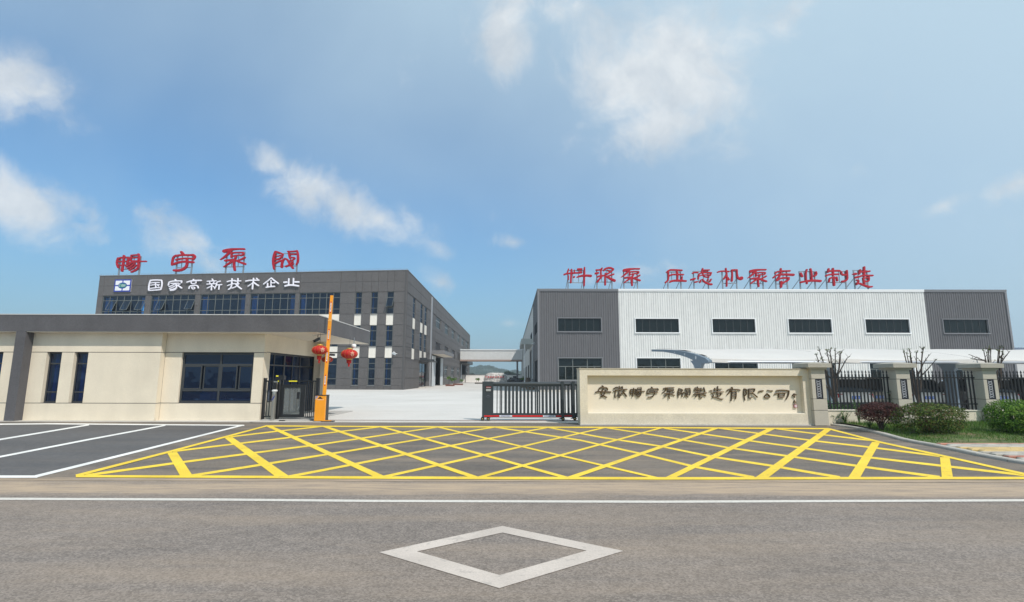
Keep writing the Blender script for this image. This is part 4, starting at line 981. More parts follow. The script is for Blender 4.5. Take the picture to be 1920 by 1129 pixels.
def eave_cam(px, py, Y, label, dark):
    p = onY(px, py, Y); m = BLACKM if dark else None
    t = cctv(p, (-.35 if dark else .1, -.9, -.45), label, .8, m)
    mb = MB(); mb.tube([p + Vector((0, 0, .06)), (p.x, p.y, WT)], .014, 6)
    if dark: mb.tube([p + Vector((0, 0, .12)), p + Vector((.32, 0, .12)), (p.x + .32, p.y, WT)], .01, 5); mb.tube([p + Vector((-.01, 0, .11)), p + Vector((-.2, 0, .06)), p + Vector((-.25, .0, .16)), (p.x - .12, p.y, WT)], .006, 5)
    part('ceiling_rod', mb, TRIM_G, t)
eave_cam(596, 633, 20.6, 'black security camera on a rod bracket under the guardhouse eave', True)
dc = thing('dome_camera', 'white dome camera on a short rod above the right-hand lantern', 'camera', onY(663.5, 647, 22.2))
p = onY(663.5, 649, 22.2); mb = MB(); mb.lathe(p - Vector((0, 0, .1)), [(.02, 0), (.08, .03), (.1, .08), (.1, .15), (.06, .19)], 14); part('dome', mb, TRIM_W, dc, smooth=True)
mb = MB(); mb.tube([p + Vector((0, 0, .09)), (p.x, p.y, WT)], .018, 6); part('rod', mb, STEEL, dc)
rb = thing('camera_arm', 'thin grey horizontal camera arm between the column and the right-hand lantern', 'bracket', onY(617, 661, 25.3))
a, b = onY(609, 661, 25.4), onY(641, 661.5, 25.4); mb = MB(); mb.tube([a, b], .035, 6); mb.tube([a + Vector((0, 0, -.1)), a + Vector((.5, 0, -.12))], .06, 6); part('arm', mb, STEEL, rb)

# ------------------------------------------------------------------ pedestrian gate
YG = 20.5
gx = lambda px, py=740: onY(px, py, YG).x
gz = lambda py, px=550: onY(px, py, YG).z
pg = thing('pedestrian_gate', 'black metal pedestrian gate with a glass leaf between barred side panels', 'gate', (gx(548), YG, 0))
ZT = gz(710)
for a, b, zt__ in ((490, 497.5, ZT), (592.4, 598, ZT)):
    mb = MB(); mb.box(gx(a), gx(b), YG - .07, YG + .07, .0, zt__); mb.box(gx(a) - .008, gx(b) + .008, YG - .078, YG + .078, zt__ + .001, zt__ + .02); part('post', mb, BLACKM, pg)
mb = MB(); mb.box(gx(516.5), gx(524), YG - .09, YG + .09, 0, gz(712.5)); part('post', mb, BLACKM, pg)
mb = MB(); mb.box(gx(516.5), gx(532.5), YG - .12, YG + .10, gz(712.3), gz(704.5)); mb.box(gx(519), gx(531), YG - .09, YG + .07, gz(704.3), gz(703)); part('drive_box', mb, BLACKM, pg)
mb = MB(); mb.box(gx(497.6), gx(516.4), YG - .025, YG + .025, gz(716), gz(713.5)); mb.box(gx(532.7), gx(592.3), YG - .025, YG + .025, gz(716), gz(713.5)); mb.box(gx(497.6), gx(516.4), YG - .02, YG + .02, gz(782), gz(780)); mb.box(gx(574), gx(592.3), YG - .02, YG + .02, gz(783), gz(781)); part('rail', mb, BLACKM, pg)
for px in (501.3, 506.2, 511.5):
    mb = MB(); mb.box(gx(px) - .014, gx(px) + .014, YG - .014, YG + .014, gz(780), gz(716)); part('bar', mb, BLACKM, pg)
for px in (575.5, 579, 582.5, 586, 589.5):
    mb = MB(); mb.box(gx(px) - .013, gx(px) + .013, YG - .013, YG + .013, gz(781), gz(716)); part('bar', mb, BLACKM, pg)
lx0, lx1, gx0, gx1 = gx(525.5), gx(572.5), gx(533), gx(564)
lz0, lz1, gz0_, gz1_ = gz(782.5), gz(721), gz(777), gz(727)
mb = MB(); mb.box(lx0, gx0, YG - .03, YG + .03, lz0, lz1); mb.box(gx1, lx1, YG - .03, YG + .03, lz0, lz1); mb.box(gx0 + .0005, gx1 - .0005, YG - .029, YG + .029, lz0, gz0_); mb.box(gx0 + .0005, gx1 - .0005, YG - .029, YG + .029, gz1_, lz1)
lf = part('gate_leaf', mb, BLACKM, pg); mb = MB(); mb.quad((gx0, YG, gz0_), (gx1, YG, gz0_), (gx1, YG, gz1_), (gx0, YG, gz1_)); part('glass_pane', mb, PAINTED_REFL, lf)
for a, b, c, d in ((518, 522.3, 706.3, 703.9 + .3), (521, 523.2, 716, 713.4), (542, 557.5, 715.6, 713.8)):
    mb = MB(); mb.box(gx(a), gx(b), YG - .13 if c < 707 else YG - .095, (YG - .121) if c < 707 else YG - .091, gz(c), gz(d)); part('sticker', mb, YSTICK, pg)
for k in (1,): mb = MB(); mb.box(gx(557), gx(562), YG - .006, YG - .002, gz(748), gz(735)); part('sticker', mb, BLACKM, pg)
# face reader on a steel bollard
YR = 20.25
rp = onY(513.2, 760, YR); rd = thing('face_reader', 'steel bollard with black face reader screen beside the pedestrian gate', 'access reader', (rp.x, YR, 0))
zt2 = onY(513, 717, YR).z; zm = onY(513, 735, YR).z
mb = MB(); mb.lathe((rp.x, YR, .02), [(.085, 0), (.085, zm - .1), (.075, zm - .02)], 20); part('column', mb, INOX, rd, smooth=False)
mb = MB(); mb.lathe((rp.x, YR, zm), [(.075, 0), (.105, .03), (.105, .075), (.06, .09)], 20); part('white_collar', mb, TRIM_W, rd)
mb = MB(); mb.box(rp.x - .055, rp.x + .055, YR - .05, YR + .01, zm + .1, zt2); part('reader', mb, BLACKM, rd)
mb = MB(); mb.box(rp.x - .07, rp.x + .07, YR + .011, YR + .06, zm + .09, zt2 + .05); part('back_plate', mb, INOX, rd)
mb = MB(); mb.prism([(rp.x - .05, YR - .088, zm - .28), (rp.x + .05, YR - .088, zm - .12), (rp.x + .05, YR - .088, zm - .2), (rp.x - .05, YR - .088, zm - .34)], (0, -.002, 0)); part('sticker', mb, NAVY, rd)
mb = MB(); mb.lathe((rp.x, YR, .018), [(.13, 0), (.13, .012), (.09, .02)], 20); part('base_flange', mb, INOX, rd)
# floor stop plates between path and drive
mb = MB(); mb.box(gx(534, 788), gx(544, 788), 19.98, 20.06, .018, .05); single('door_stop', mb, BLACKM, 'small black floor stop in front of the pedestrian gate', 'door stop')

# ------------------------------------------------------------------ raised vehicle barrier
YBr = 19.86
bx = lambda px, py=765: onY(px, py, YBr).x
bzz = lambda py, px=600: onY(px, py, YBr).z
ba = thing('vehicle_barrier', 'orange car-park barrier with its striped arm raised upright', 'barrier', (bx(600), YBr, 0))
X0, X1 = bx(589.8), bx(609.3); ZB = bzz(741)
mb = MB(); mb.fbevel(Frame((X0, YBr), (X1, YBr)), 0, X1 - X0, .03, ZB - .02, -.10, 0, .012); part('front_panel', mb, ORANGE, ba)
mb = MB(); mb.box(X0 + .006, X1 + .004, YBr + .102, YBr + .40, .03, ZB - .02); part('cabinet', mb, mat('barrier_black', (.022, .024, .028), .45), ba)
mb = MB(); mb.box(X0 - .01, X1 + .015, YBr - .01, YBr + .41, ZB - .019, ZB + .005); part('lid', mb, MATS['barrier_black'], ba)
mb = MB(); mb.box(X0 - .02, X1 + .03, YBr - .02, YBr + .42, .018, .029); part('base_plate', mb, MATS['barrier_black'], ba)
# small print on the cabinet: corner flash, car pictogram, line of lettering
yq_ = YBr - .003
mb = MB(); mb.prism([(X0 + .02, yq_ - .002, ZB - .04), (X0 + .13, yq_ - .002, ZB - .04), (X0 + .02, yq_ - .002, ZB - .17)], (0, .002, 0)); part('corner_flash', mb, PAPER, ba)
mb = MB(); mb.prism([(X0 + .03, yq_ - .005, ZB - .045), (X0 + .075, yq_ - .005, ZB - .045), (X0 + .03, yq_ - .005, ZB - .10)], (0, .002, 0)); mb.prism([(X0 + .085, yq_ - .005, ZB - .045), (X0 + .115, yq_ - .005, ZB - .045), (X0 + .03, yq_ - .005, ZB - .15), (X0 + .03, yq_ - .005, ZB - .12)], (0, .002, 0)); part('corner_flash_print', mb, NAVY, ba)
mb = MB(); cxx = (X0 + X1) / 2
mb.prism([(cxx - .085, yq_ - .002, ZB - .135), (cxx + .085, yq_ - .002, ZB - .135), (cxx + .08, yq_ - .002, ZB - .105), (cxx + .045, yq_ - .002, ZB - .095), (cxx + .02, yq_ - .002, ZB - .065), (cxx - .035, yq_ - .002, ZB - .065), (cxx - .06, yq_ - .002, ZB - .1), (cxx - .085, yq_ - .002, ZB - .11)], (0, .002, 0)); part('car_pictogram', mb, DARK, ba)
mb = MB()
for k in range(12):
    xk = cxx - .13 + k * .0225; mb.box(xk, xk + .004, yq_ - .001, yq_ + .001, ZB - .185, ZB - .16); mb.box(xk + .0045, xk + .015, yq_ - .001, yq_ + .001, ZB - .166, ZB - .16); mb.box(xk + .0045, xk + .012, yq_ - .001, yq_ + .001, ZB - .185, ZB - .179)
part('lettering', mb, PAPER, ba)
fx0, fx1 = onY(603.5, 790, 19.76).x, onY(627, 790, 19.76).x
mb = MB(); mb.box(fx0, fx1, 19.66, 19.83, .02, .05); part('floor_shoe', mb, MATS['barrier_black'], ba)
mb = MB(); mb.box(fx0 + .02, fx1 - .12, 19.67, 19.80, .0505, .07); part('shoe_cover', mb, ORANGE, ba)
Yarm = YBr + .14
a = onY(607.8, 744, Yarm); b = onY(622.3, 554, Yarm); b.y = a.y = Yarm
armv = (b - a); side_ = Vector((armv.z, 0, -armv.x)).normalized()
def arm_box(t0, t1, hw, y0, y1, name, m):
    p, q = a + armv * t0, a + armv * t1; mb = MB()
    mb.hexa([p - side_ * hw + Vector((0, y0, 0)), p + side_ * hw + Vector((0, y0, 0)), p + side_ * hw + Vector((0, y1, 0)), p - side_ * hw + Vector((0, y1, 0)), q - side_ * hw + Vector((0, y0, 0)), q + side_ * hw + Vector((0, y0, 0)), q + side_ * hw + Vector((0, y1, 0)), q - side_ * hw + Vector((0, y1, 0))]); return mb, name, m
tt = lambda py: (744 - py) / 190
ar = part('arm', arm_box(0, tt(601), .062, -.03, .03, 0, 0)[0], ORANGE, ba)
part('arm_extension', arm_box(tt(601) + .001, 1, .054, -.026, .026, 0, 0)[0], ORANGE, ba)
part('arm_joint', arm_box(tt(603.5), tt(600.5), .068, -.036, .036, 0, 0)[0], mat('pale_orange_tape', (.85, .45, .12), .5), ba)
for y0, y1 in ((566, 588), (618.5, 639.5), (660, 681.5), (703.5, 724)):
    s_ = y1 - y0
    for c, d, m in ((y0, y0 + 2.6, SIGNRED), (y0 + 2.7, y1 - 2.7, PAPER), (y1 - 2.6, y1, SIGNRED)):
        q, *_ = arm_box(tt(d), tt(c), .021, -.034, -.0305, 0, 0); part('reflector', q, m, ar)
    for k in range(5):
        c = y0 + 4 + k * (s_ - 8) / 5; q, *_ = arm_box(tt(c + 1.5), tt(c), .012, -.0365, -.0345, 0, 0); part('printed_letter', q, NAVY, ar)

# ------------------------------------------------------------------ telescopic sliding gate
YS = 20.44
sx = lambda z8, y8=450: onY(900 + z8 / 9.6, 700 + y8 / 9.6, YS).x
sz = lambda y8: onY(990, 700 + y8 / 9.6, YS).z
sg = thing('sliding_gate', 'dark slate telescopic sliding gate with red stripe, half open before the yard', 'gate', (sx(900), YS, 0))
zt1, zt0_, zb1, zb0 = sz(158), sz(228), sz(718), sz(795)
xe = onY(1092, 740, YS).x
mb = MB(); mb.fbevel(Frame((sx(42), YS - .13), (sx(240), YS - .13)), 0, sx(240) - sx(42), zb0 - .0, zt1 + .02, -.26, 0, .02); part('drive_cabinet', mb, GATEM, sg)
FS = Frame((sx(42), YS - .13), (sx(240), YS - .13))
def plate(name, a, b, c, d, n, m, par=sg):
    mb = MB(); mb.fbox(FS, sx(a) - FS.O.x, sx(b) - FS.O.x, sz(d), sz(c), .001 + n, .006 + n); return part(name, mb, m, par)
dp = plate('display_panel', 98, 205, 228, 335, 0, DARK); plate('display', 112, 196, 243, 264, .006, SIGNRED, dp); plate('display', 116, 192, 248, 259, .012, mat('display_grey', (.35, .37, .36), .4), dp); plate('keypad', 110, 196, 282, 322, .006, mat('display_grey', (.35, .37, .36), .4), dp)
mb = MB(); lx = FS.O.x * 0
for k in range(9):
    an = math.pi * (1 + k / 8); q = FS.pt(sx(150) - FS.O.x + .075 * math.cos(an), sz(410) + .045 * math.sin(an), .004); mb.tube([q, q + Vector((0, -.004, 0))], .008, 6)
for k in (-1, 0, 1): q = FS.pt(sx(150) - FS.O.x + .035 * k, sz(403) + .012 * (1 - abs(k)), .004); mb.tube([q, q + Vector((0, -.004, 0))], .014, 6)
part('maker_mark', mb, mat('badge_grey', (.16, .17, .2), .4), sg)
mb = MB(); mb.tube([(sx(240), YS, (zt1 + zt0_) / 2), (sx(1465), YS, (zt1 + zt0_) / 2)], (zt1 - zt0_) / 2, 14); mb.box(sx(240), sx(1465), YS - .05, YS + .05, zt0_ - .02, zt0_ + .015); part('top_rail', mb, GATEM, sg, smooth=False)
mb = MB(); mb.box(sx(240.5), sx(1462), YS - .07, YS + .07, zb0, zb1); part('bottom_rail', mb, GATEM, sg)
mb = MB(); mb.tube([(sx(1512), YS + .14, (zt1 + zt0_) / 2), (xe, YS + .14, (zt1 + zt0_) / 2)], (zt1 - zt0_) / 2.2, 14); part('top_rail', mb, GATEM, sg)
mb = MB(); mb.box(sx(1512), xe, YS + .08, YS + .2, zb0, zb1); part('bottom_rail', mb, GATEM, sg)
for a, b, y in ((1462, 1510, 0), (1658, 1712, .14)):
    mb = MB(); mb.box(sx(a), sx(b), YS + y - .10, YS + y + .10, zb0 - .05, zt1 + .015); mb.box(sx(a) - .01, sx(b) + .01, YS + y - .11, YS + y + .11, zt1 + .016, zt1 + .035); part('gate_post', mb, GATEM, sg)
for a, b in ((300, 315), (355, 372), (378, 400), (440, 485), (505, 550), (575, 615), (640, 685), (710, 750), (778, 818), (845, 885), (912, 950), (985, 1010), (1018, 1050), (1060, 1085), (1108, 1150), (1175, 1218), (1243, 1285), (1310, 1352), (1377, 1420), (1445, 1460)):
    mb = MB(); mb.fbevel(Frame((sx(a), YS - .04), (sx(b), YS - .04)), 0, sx(b) - sx(a), zb1 + .001, zt0_ - .021, -.08, 0, .008); part('bar', mb, GATEM, sg)
for a, b in ((1525, 1548), (1578, 1618), (1642, 1656), (1735, 1760)):
    mb = MB(); mb.box(sx(a), sx(b), YS + .11, YS + .17, zb1 + .001, zt0_ + .02); part('bar', mb, GATEM, sg)
for a, b, m in ((80, 348, SIGNRED), (352, 578, PAPER), (582, 1126, SIGNRED), (1130, 1356, PAPER), (1360, 1460, SIGNRED)):
    y = YS - .071 if a > 240 else YS - .131
    for (p_, q_, yy) in ([(a, min(b, 239), YS - .131), (242, b, YS - .071)] if a < 240 < b else [(a, b, YS - .071)]):
        mb = MB(); mb.box(sx(p_), sx(q_), yy - .004, yy - .0005, sz(779), sz(755)); part('reflective_stripe', mb, m, sg)
    if m is PAPER:
        mb = MB(); n_ = 8
        for k in range(n_):
            p_ = a + 26 + k * (b - a - 50) / n_; mb.box(sx(p_), sx(p_ + 5), YS - .078, YS - .0755, sz(775), sz(759)); mb.box(sx(p_ + 5.5), sx(p_ + 15), YS - .078, YS - .0755, sz(763), sz(759)); mb.box(sx(p_ + 5.5), sx(p_ + 13), YS - .078, YS - .0755, sz(771), sz(767))
        part('lettering', mb, NAVY, sg)
mb = MB(); mb.box(sx(1514), sx(1655), YS + .072, YS + .0795, sz(779), sz(755)); part('reflective_stripe', mb, SIGNRED, sg)
def wheel(x, y):
    mb = MB(); mb.tube([(x, y - .02, .095), (x, y + .02, .095)], .07, 16); w = part('wheel', mb, mat('rubber', (.02, .02, .02), .7), sg)
    mb = MB(); mb.tube([(x, y - .026, .095), (x, y - .0205, .095)], .022, 8); part('hub', mb, GOLD, w)
for x8, y in ((50, YS - .12), (150, YS - .12), (1490, YS - .1), (1710, YS + .05)): wheel(sx(x8, 850), y)
mb = MB(); mb.prism([(sx(20, 830), YS - .14, .15), (sx(200, 830), YS - .14, .15), (sx(190, 830), YS - .14, zb0 - .001), (sx(60, 830), YS - .14, zb0 - .001)], (0, .28, 0)); part('wheel_bracket', mb, BLACKM, sg)
for a, b, y in ((1420, 1520, 0), (1640, 1760, .14)):
    mb = MB(); mb.prism([(sx(a, 830) + .06, YS + y - .09, .12), (sx(b, 830) - .06, YS + y - .09, .12), (sx(b, 830), YS + y - .09, zb0 - .051), (sx(a, 830), YS + y - .09, zb0 - .051)], (0, .2, 0)); part('wheel_bracket', mb, BLACKM, sg)

# ------------------------------------------------------------------ company sign wall
YW = 18.75
wx = lambda px, py=745: onY(px, py, YW).x
wz = lambda py, px=1300: onY(px, py, YW).z
SX0, SX1 = onY(1087.5, 740, YW).x, onY(1523, 745, YW).x - .02
SZ = wz(692.3)
RX0, RX1 = wx(1102), wx(1507.5); RZ0, RZ1 = wz(776), wz(704.5)
sw = thing('sign_wall', 'long low cream wall with a recessed panel carrying bronze characters', 'wall', ((SX0 + SX1) / 2, YW, 0))
FW = Frame((SX0, YW), (SX1, YW)); LW = SX1 - SX0; RD = .21
mb = MB(); h = (RX0 - SX0, RX1 - SX0, RZ0, RZ1)
b_ = .012
mb.fbox(FW, 0, h[0], .0, SZ, -.8, 0); mb.fbox(FW, h[1], LW, 0, SZ, -.8, 0); mb.fbox(FW, h[0], h[1], 0, h[2], -.8, 0); mb.fbox(FW, h[0], h[1], h[3], SZ, -.8, 0)
part('frame', mb, SIGNWALL, sw)
mb = MB(); mb.fbox(FW, h[0] - .001, h[1] + .001, h[2] - .001, h[3] + .001, -.79, -RD); part('recessed_panel', mb, mat('sign_panel_paint', (.70, .64, .53), .85, var=.04, vscale=1, fine=.05, fscale=45, bump=.2, bscale=60), sw)
mb = MB(); mb.fbox(FW, h[0], h[1], h[2] + .0, h[2] + .03, -RD + .001, -.01); part('ledge', mb, mat('ledge_white', (.75, .70, .6), .7), sw)
mb = MB(); mb.fbox(FW, -.03, LW + .03, SZ + .001, SZ + .03, -.83, .02); part('coping', mb, mat('wall_coping', (.46, .42, .34), .8, fine=.1), sw)
mb = MB(); mb.fbox(FW, -.02, LW + .02, 0, .045, -.02, .06); part('base_strip', mb, SILL, sw)

# ------------------------------------------------------------------ brush-stroke characters
def stroke(mb, pts, place, k, depth, wscale, bulge=.35):
    """pts [(x,y,w)] in the sign's own drawing units; place(x,y,n) gives metres"""
    P = []
    for i, p in enumerate(pts): P.append((p[0], p[1], p[2] * wscale))
    # soften corners with one subdivision (Chaikin keeps ends)
    if len(P) > 2:
        Q = [P[0]]
        for a, b in zip(P, P[1:]):
            Q.append(tuple(a[j] * .72 + b[j] * .28 for j in range(3))); Q.append(tuple(a[j] * .28 + b[j] * .72 for j in range(3)))
        P = Q + [P[-1]]
    n = len(P); off = .0025 * (k % 9); secs = []
    def sec(x, y, nx, ny, hw): return (x, y, nx * hw, ny * hw)
    for i, (x, y, w) in enumerate(P):
        a = P[max(i - 1, 0)]; b = P[min(i + 1, n - 1)]; dx, dy = b[0] - a[0], b[1] - a[1]; l = math.hypot(dx, dy) or 1; tx, ty = dx / l, dy / l
        hw = w / 2
        if i == 0: secs.append((x - tx * hw * .75, y - ty * hw * .75, -ty, tx, hw * .42)); secs.append((x - tx * hw * .35, y - ty * hw * .35, -ty, tx, hw * .86))
        secs.append((x, y, -ty, tx, hw))
        if i == n - 1: secs.append((x + tx * hw * .35, y + ty * hw * .35, -ty, tx, hw * .86)); secs.append((x + tx * hw * .75, y + ty * hw * .75, -ty, tx, hw * .42))
    vs = []
    for (x, y, nx, ny, hw) in secs:
        e = .82
        for s_, n_ in ((-1, 0), (-1, depth * .8), (-e, depth), (0, depth * (1 + bulge * .25)), (e, depth), (1, depth * .8), (1, 0)):
            vs.append(place(x + nx * hw * s_, y + ny * hw * s_, n_ + off))
    m = len(secs); fs = [(i * 7 + j, (i + 1) * 7 + j, (i + 1) * 7 + j + 1, i * 7 + j + 1) for i in range(m - 1) for j in range(6)]
    fs += [(0, 1, 2, 3, 4, 5, 6), tuple((m - 1) * 7 + q for q in (6, 5, 4, 3, 2, 1, 0))]
    mb.add(vs, fs)
def norm_glyph(strokes):
    """each stroke: (w, x,y, x,y, ...) or ((w..), x,y,...) with one width per point"""
    out = []
    for s_ in strokes:
        w, c = s_[0], s_[1:]; n = len(c) // 2; ws = [w] * n if isinstance(w, (int, float)) else list(w)
        out.append([(c[2 * i], c[2 * i + 1], ws[i]) for i in range(n)])
    return out
def glyph_box(gl):
    xs = [p[0] for s_ in gl for p in s_]; ys = [p[1] for s_ in gl for p in s_]; return min(xs), max(xs), min(ys), max(ys)
def remap(gl, box, new):
    x0, x1, y0, y1 = box; a0, a1, b0, b1 = new; kx = (a1 - a0) / (x1 - x0); ky = (b1 - b0) / (y1 - y0)
    return [[(a0 + (x - x0) * kx, b0 + (y - y0) * ky, w * (kx + ky) / 2 * .95) for x, y, w in s_] for s_ in gl]
# drawing units are the strokes' own; each sign says how many units make a metre
G = {}
G['chang'] = norm_glyph([(38, 138,262, 112,330, 117,400, 143,452), (30, 130,266, 210,250, 340,252), (34, 345,250, 335,330, 322,385), (26, 128,332, 230,330, 325,325), (22, 132,402, 210,405, 285,398), (42, 255,215, 245,330, 226,430, 215,520),
    (30, 405,215, 392,300), (30, 402,208, 470,200, 540,196), ((34, 38, 38), 545,180, 560,235, 545,312), (22, 402,258, 540,252), (32, 392,318, 470,320, 545,318), ((28, 30, 30, 28), 335,365, 430,343, 560,327, 697,325),
    (30, 420,345, 360,400, 298,430), (30, 470,365, 400,430, 330,465), (30, 500,400, 440,460, 362,502), ((40, 42, 40, 34), 545,345, 548,430, 510,495, 402,540)])
G['yu'] = norm_glyph([(46, 1400,142, 1440,190), (34, 1300,208, 1242,235, 1218,320, 1212,398), (34, 1290,216, 1400,198, 1560,203, 1640,196), ((36, 42, 36), 1640,198, 1676,232, 1630,290), (30, 1292,296, 1400,270, 1530,265, 1640,276), (38, 1245,385, 1330,348, 1450,328, 1540,340, 1640,342), ((40, 42, 44, 44, 40), 1510,285, 1518,380, 1480,460, 1370,512, 1252,506)])
G['beng'] = norm_glyph([((60, 50, 30, 32), 220,125, 330,92, 480,78, 632,80), ((46, 42, 34, 14), 370,105, 290,190, 220,250, 152,294), (34, 375,165, 372,245), (28, 375,160, 500,148, 605,152), ((30, 32, 28), 612,156, 612,190, 555,212), (24, 380,228, 480,202, 598,202), (38, 248,312, 340,300, 425,298), ((40, 38, 42, 36), 468,230, 432,300, 422,400, 440,505), ((36, 32, 20), 392,325, 300,382, 222,438), ((34, 30, 24), 640,246, 560,292, 470,312), ((30, 40, 38), 470,316, 560,350, 648,378)])
G['fa'] = norm_glyph([((40, 46, 44, 26), 1250,135, 1216,230, 1205,350, 1220,482), (32, 1262,132, 1330,152, 1398,185), (32, 1398,185, 1380,240, 1320,282, 1240,292), (20, 1262,225, 1310,222, 1355,205), (28, 1500,130, 1580,132, 1680,120), ((26, 38, 38, 24), 1685,112, 1702,200, 1702,330, 1668,395), (32, 1518,140, 1528,220, 1545,270), (24, 1530,190, 1660,186), (26, 1540,245, 1632,252), (30, 1248,366, 1330,322, 1420,295), ((38, 42, 42), 1405,300, 1380,360, 1376,442), ((30, 34, 40, 38), 1432,272, 1490,285, 1530,370, 1600,462), (28, 1636,262, 1600,300, 1550,312), (32, 1600,330, 1530,400, 1458,430), (28, 1612,372, 1585,392)])
G['guo'] = norm_glyph([(24, 780,702, 748,790, 742,900), (26, 782,706, 880,696, 1000,702), (24, 1000,704, 1012,790, 985,885), (24, 748,904, 850,902, 985,888), (20, 790,757, 880,746, 955,747), (18, 788,803, 870,788, 958,788), (20, 882,752, 884,850), (20, 778,866, 880,852, 962,852), (20, 928,802, 945,822)])
G['jia'] = norm_glyph([(28, 1275,690, 1280,712), (24, 1152,742, 1200,722, 1280,716, 1400,716), (24, 1150,748, 1136,800), (24, 1402,718, 1396,752), (22, 1190,766, 1340,762), (20, 1270,772, 1215,808, 1152,830), ((22, 26, 26, 24), 1288,775, 1308,845, 1262,898, 1182,905), (19, 1285,812, 1225,842, 1162,868), (18, 1298,850, 1235,880, 1172,892), (18, 1372,772, 1325,802), (28, 1318,800, 1400,858)])
G['gao'] = norm_glyph([(30, 1635,688, 1642,712), ((24, 26, 28, 28), 1508,742, 1580,716, 1690,706, 1792,706), (20, 1592,732, 1592,772, 1688,766, 1690,728), (24, 1548,868, 1562,818, 1640,802, 1718,806, 1734,858), (19, 1602,840, 1612,878, 1658,878, 1668,842, 1602,838)])
G['xin'] = norm_glyph([(10, 1045,382, 1050,393), (9, 1003,401, 1078,397), (7, 1022,405, 1026,420), (7, 1062,403, 1055,418), (9, 1000,426, 1078,421), (10, 1042,424, 1038,476), (8, 1038,442, 1003,460), (8, 1048,442, 1068,455), ((9, 10, 9, 8), 1116,400, 1084,408, 1080,440, 1066,466), (10, 1086,433, 1126,429), (10, 1106,433, 1101,470)])
G['ji'] = norm_glyph([(24, 287,730, 350,712, 440,706), (26, 380,672, 376,780, 358,858, 312,884), (20, 292,810, 340,790, 428,768), (22, 440,720, 558,714), (26, 500,668, 495,760), (20, 430,772, 520,766), (22, 512,776, 465,832, 382,860), (28, 460,782, 505,830, 568,876)])
G['shu'] = norm_glyph([(26, 657,720, 740,702, 918,702), (24, 810,662, 806,750), (28, 800,742, 788,876), (20, 792,760, 702,822), (30, 812,746, 860,780, 910,810), (22, 870,662, 900,690)])
G['qi'] = norm_glyph([(24, 1165,658, 1090,720, 1012,778), (28, 1165,658, 1230,712, 1308,768), (20, 1160,708, 1160,828), (22, 1162,756, 1240,752), (24, 1092,762, 1090,828), (28, 1068,844, 1150,828, 1232,826)])
G['ye'] = norm_glyph([(26, 1516,672, 1510,795), (26, 1610,664, 1605,795), (34, 1420,745, 1478,740), (34, 1642,737, 1716,737), (34, 1442,816, 1530,797, 1620,802, 1710,816)])
G['liao'] = norm_glyph([(26, 190,122, 162,200), (28, 88,245, 150,222, 280,210, 400,205), (32, 255,132, 250,260, 240,425), (20, 320,142, 320,200), (24, 185,272, 184,358), (28, 302,302, 326,296), (36, 396,125, 486,125), (40, 430,197, 478,192), ((24, 34, 38, 42), 378,304, 450,276, 580,266, 695,275), ((28, 34, 30), 548,88, 545,260, 538,492)])
G['jiang'] = norm_glyph([(26, 808,142, 900,140, 944,100), (34, 792,220, 858,206), (28, 936,112, 910,180, 920,255), (28, 832,298, 900,270, 980,268), (34, 930,290, 880,350, 832,412), (32, 978,152, 1012,112, 1120,86, 1198,125), (28, 1198,130, 1130,190, 1045,238), (22, 1062,146, 1108,172), (32, 1020,218, 1010,300, 1012,475), (28, 1205,236, 1150,252, 1042,296), ((34, 44, 44), 1062,292, 1130,340, 1228,382)])
G['ya'] = norm_glyph([((20, 26, 30, 30), 108,198, 150,152, 220,136, 455,150), (28, 150,166, 155,280, 148,370, 84,424), (28, 182,268, 230,242, 330,242, 486,246), (34, 338,178, 360,240, 350,375), ((28, 36, 38, 30), 184,415, 240,382, 400,378, 548,390), (28, 456,296, 450,368)])
G['lv'] = norm_glyph([(24, 692,214, 740,196, 816,197), (32, 658,360, 748,336), (26, 748,414, 798,406), (28, 920,112, 906,180), (24, 912,146, 1068,142), (26, 822,345, 822,250, 900,192, 1115,206), (20, 842,284, 900,252, 1098,250), (24, 1110,216, 1092,262), (22, 922,212, 940,290, 1056,308), (20, 1060,282, 1050,318), (24, 880,367, 857,422), ((26, 32, 34, 34), 916,352, 960,410, 1060,458, 1124,464), (26, 1040,352, 1030,378), (28, 1108,352, 1080,402)])
G['ji2'] = norm_glyph([(24, 1258,190, 1350,162, 1510,176), (28, 1440,108, 1452,180, 1464,240, 1398,342), (26, 1465,252, 1460,505), (34, 1478,312, 1512,358), ((28, 28, 38), 1572,142, 1588,240, 1574,385), (26, 1580,142, 1690,140), ((28, 30, 38, 56, 62), 1690,142, 1690,240, 1712,325, 1775,340, 1795,322)])
G['zhuan'] = norm_glyph([(32, 815,115, 820,200, 790,280, 724,368), (28, 688,214, 760,168, 1020,162), ((24, 30, 34, 42), 644,318, 720,252, 850,238, 1102,250), (32, 732,375, 820,318, 988,320), (32, 995,318, 988,370, 852,434), (42, 825,404, 820,522)])
G['ye2'] = norm_glyph([(38, 1262,214, 1298,286), (28, 1400,134, 1376,210, 1385,378), (32, 1480,118, 1508,210, 1510,368), (36, 1602,188, 1618,240, 1566,278), ((30, 36, 38, 42), 1258,420, 1400,388, 1560,376, 1708,390), (28, 1400,392, 1400,446)])
G['zhi'] = norm_glyph([(32, 390,118, 376,190), (32, 376,166, 560,157, 636,160), (34, 485,112, 490,260), (28, 328,274, 400,241, 612,236), (28, 400,404, 405,340, 450,312, 560,312), (30, 566,302, 584,383), ((36, 42, 40), 500,300, 505,400, 512,482), (32, 670,184, 680,250, 790,250), (32, 795,158, 805,270, 808,350, 760,390, 688,400)])
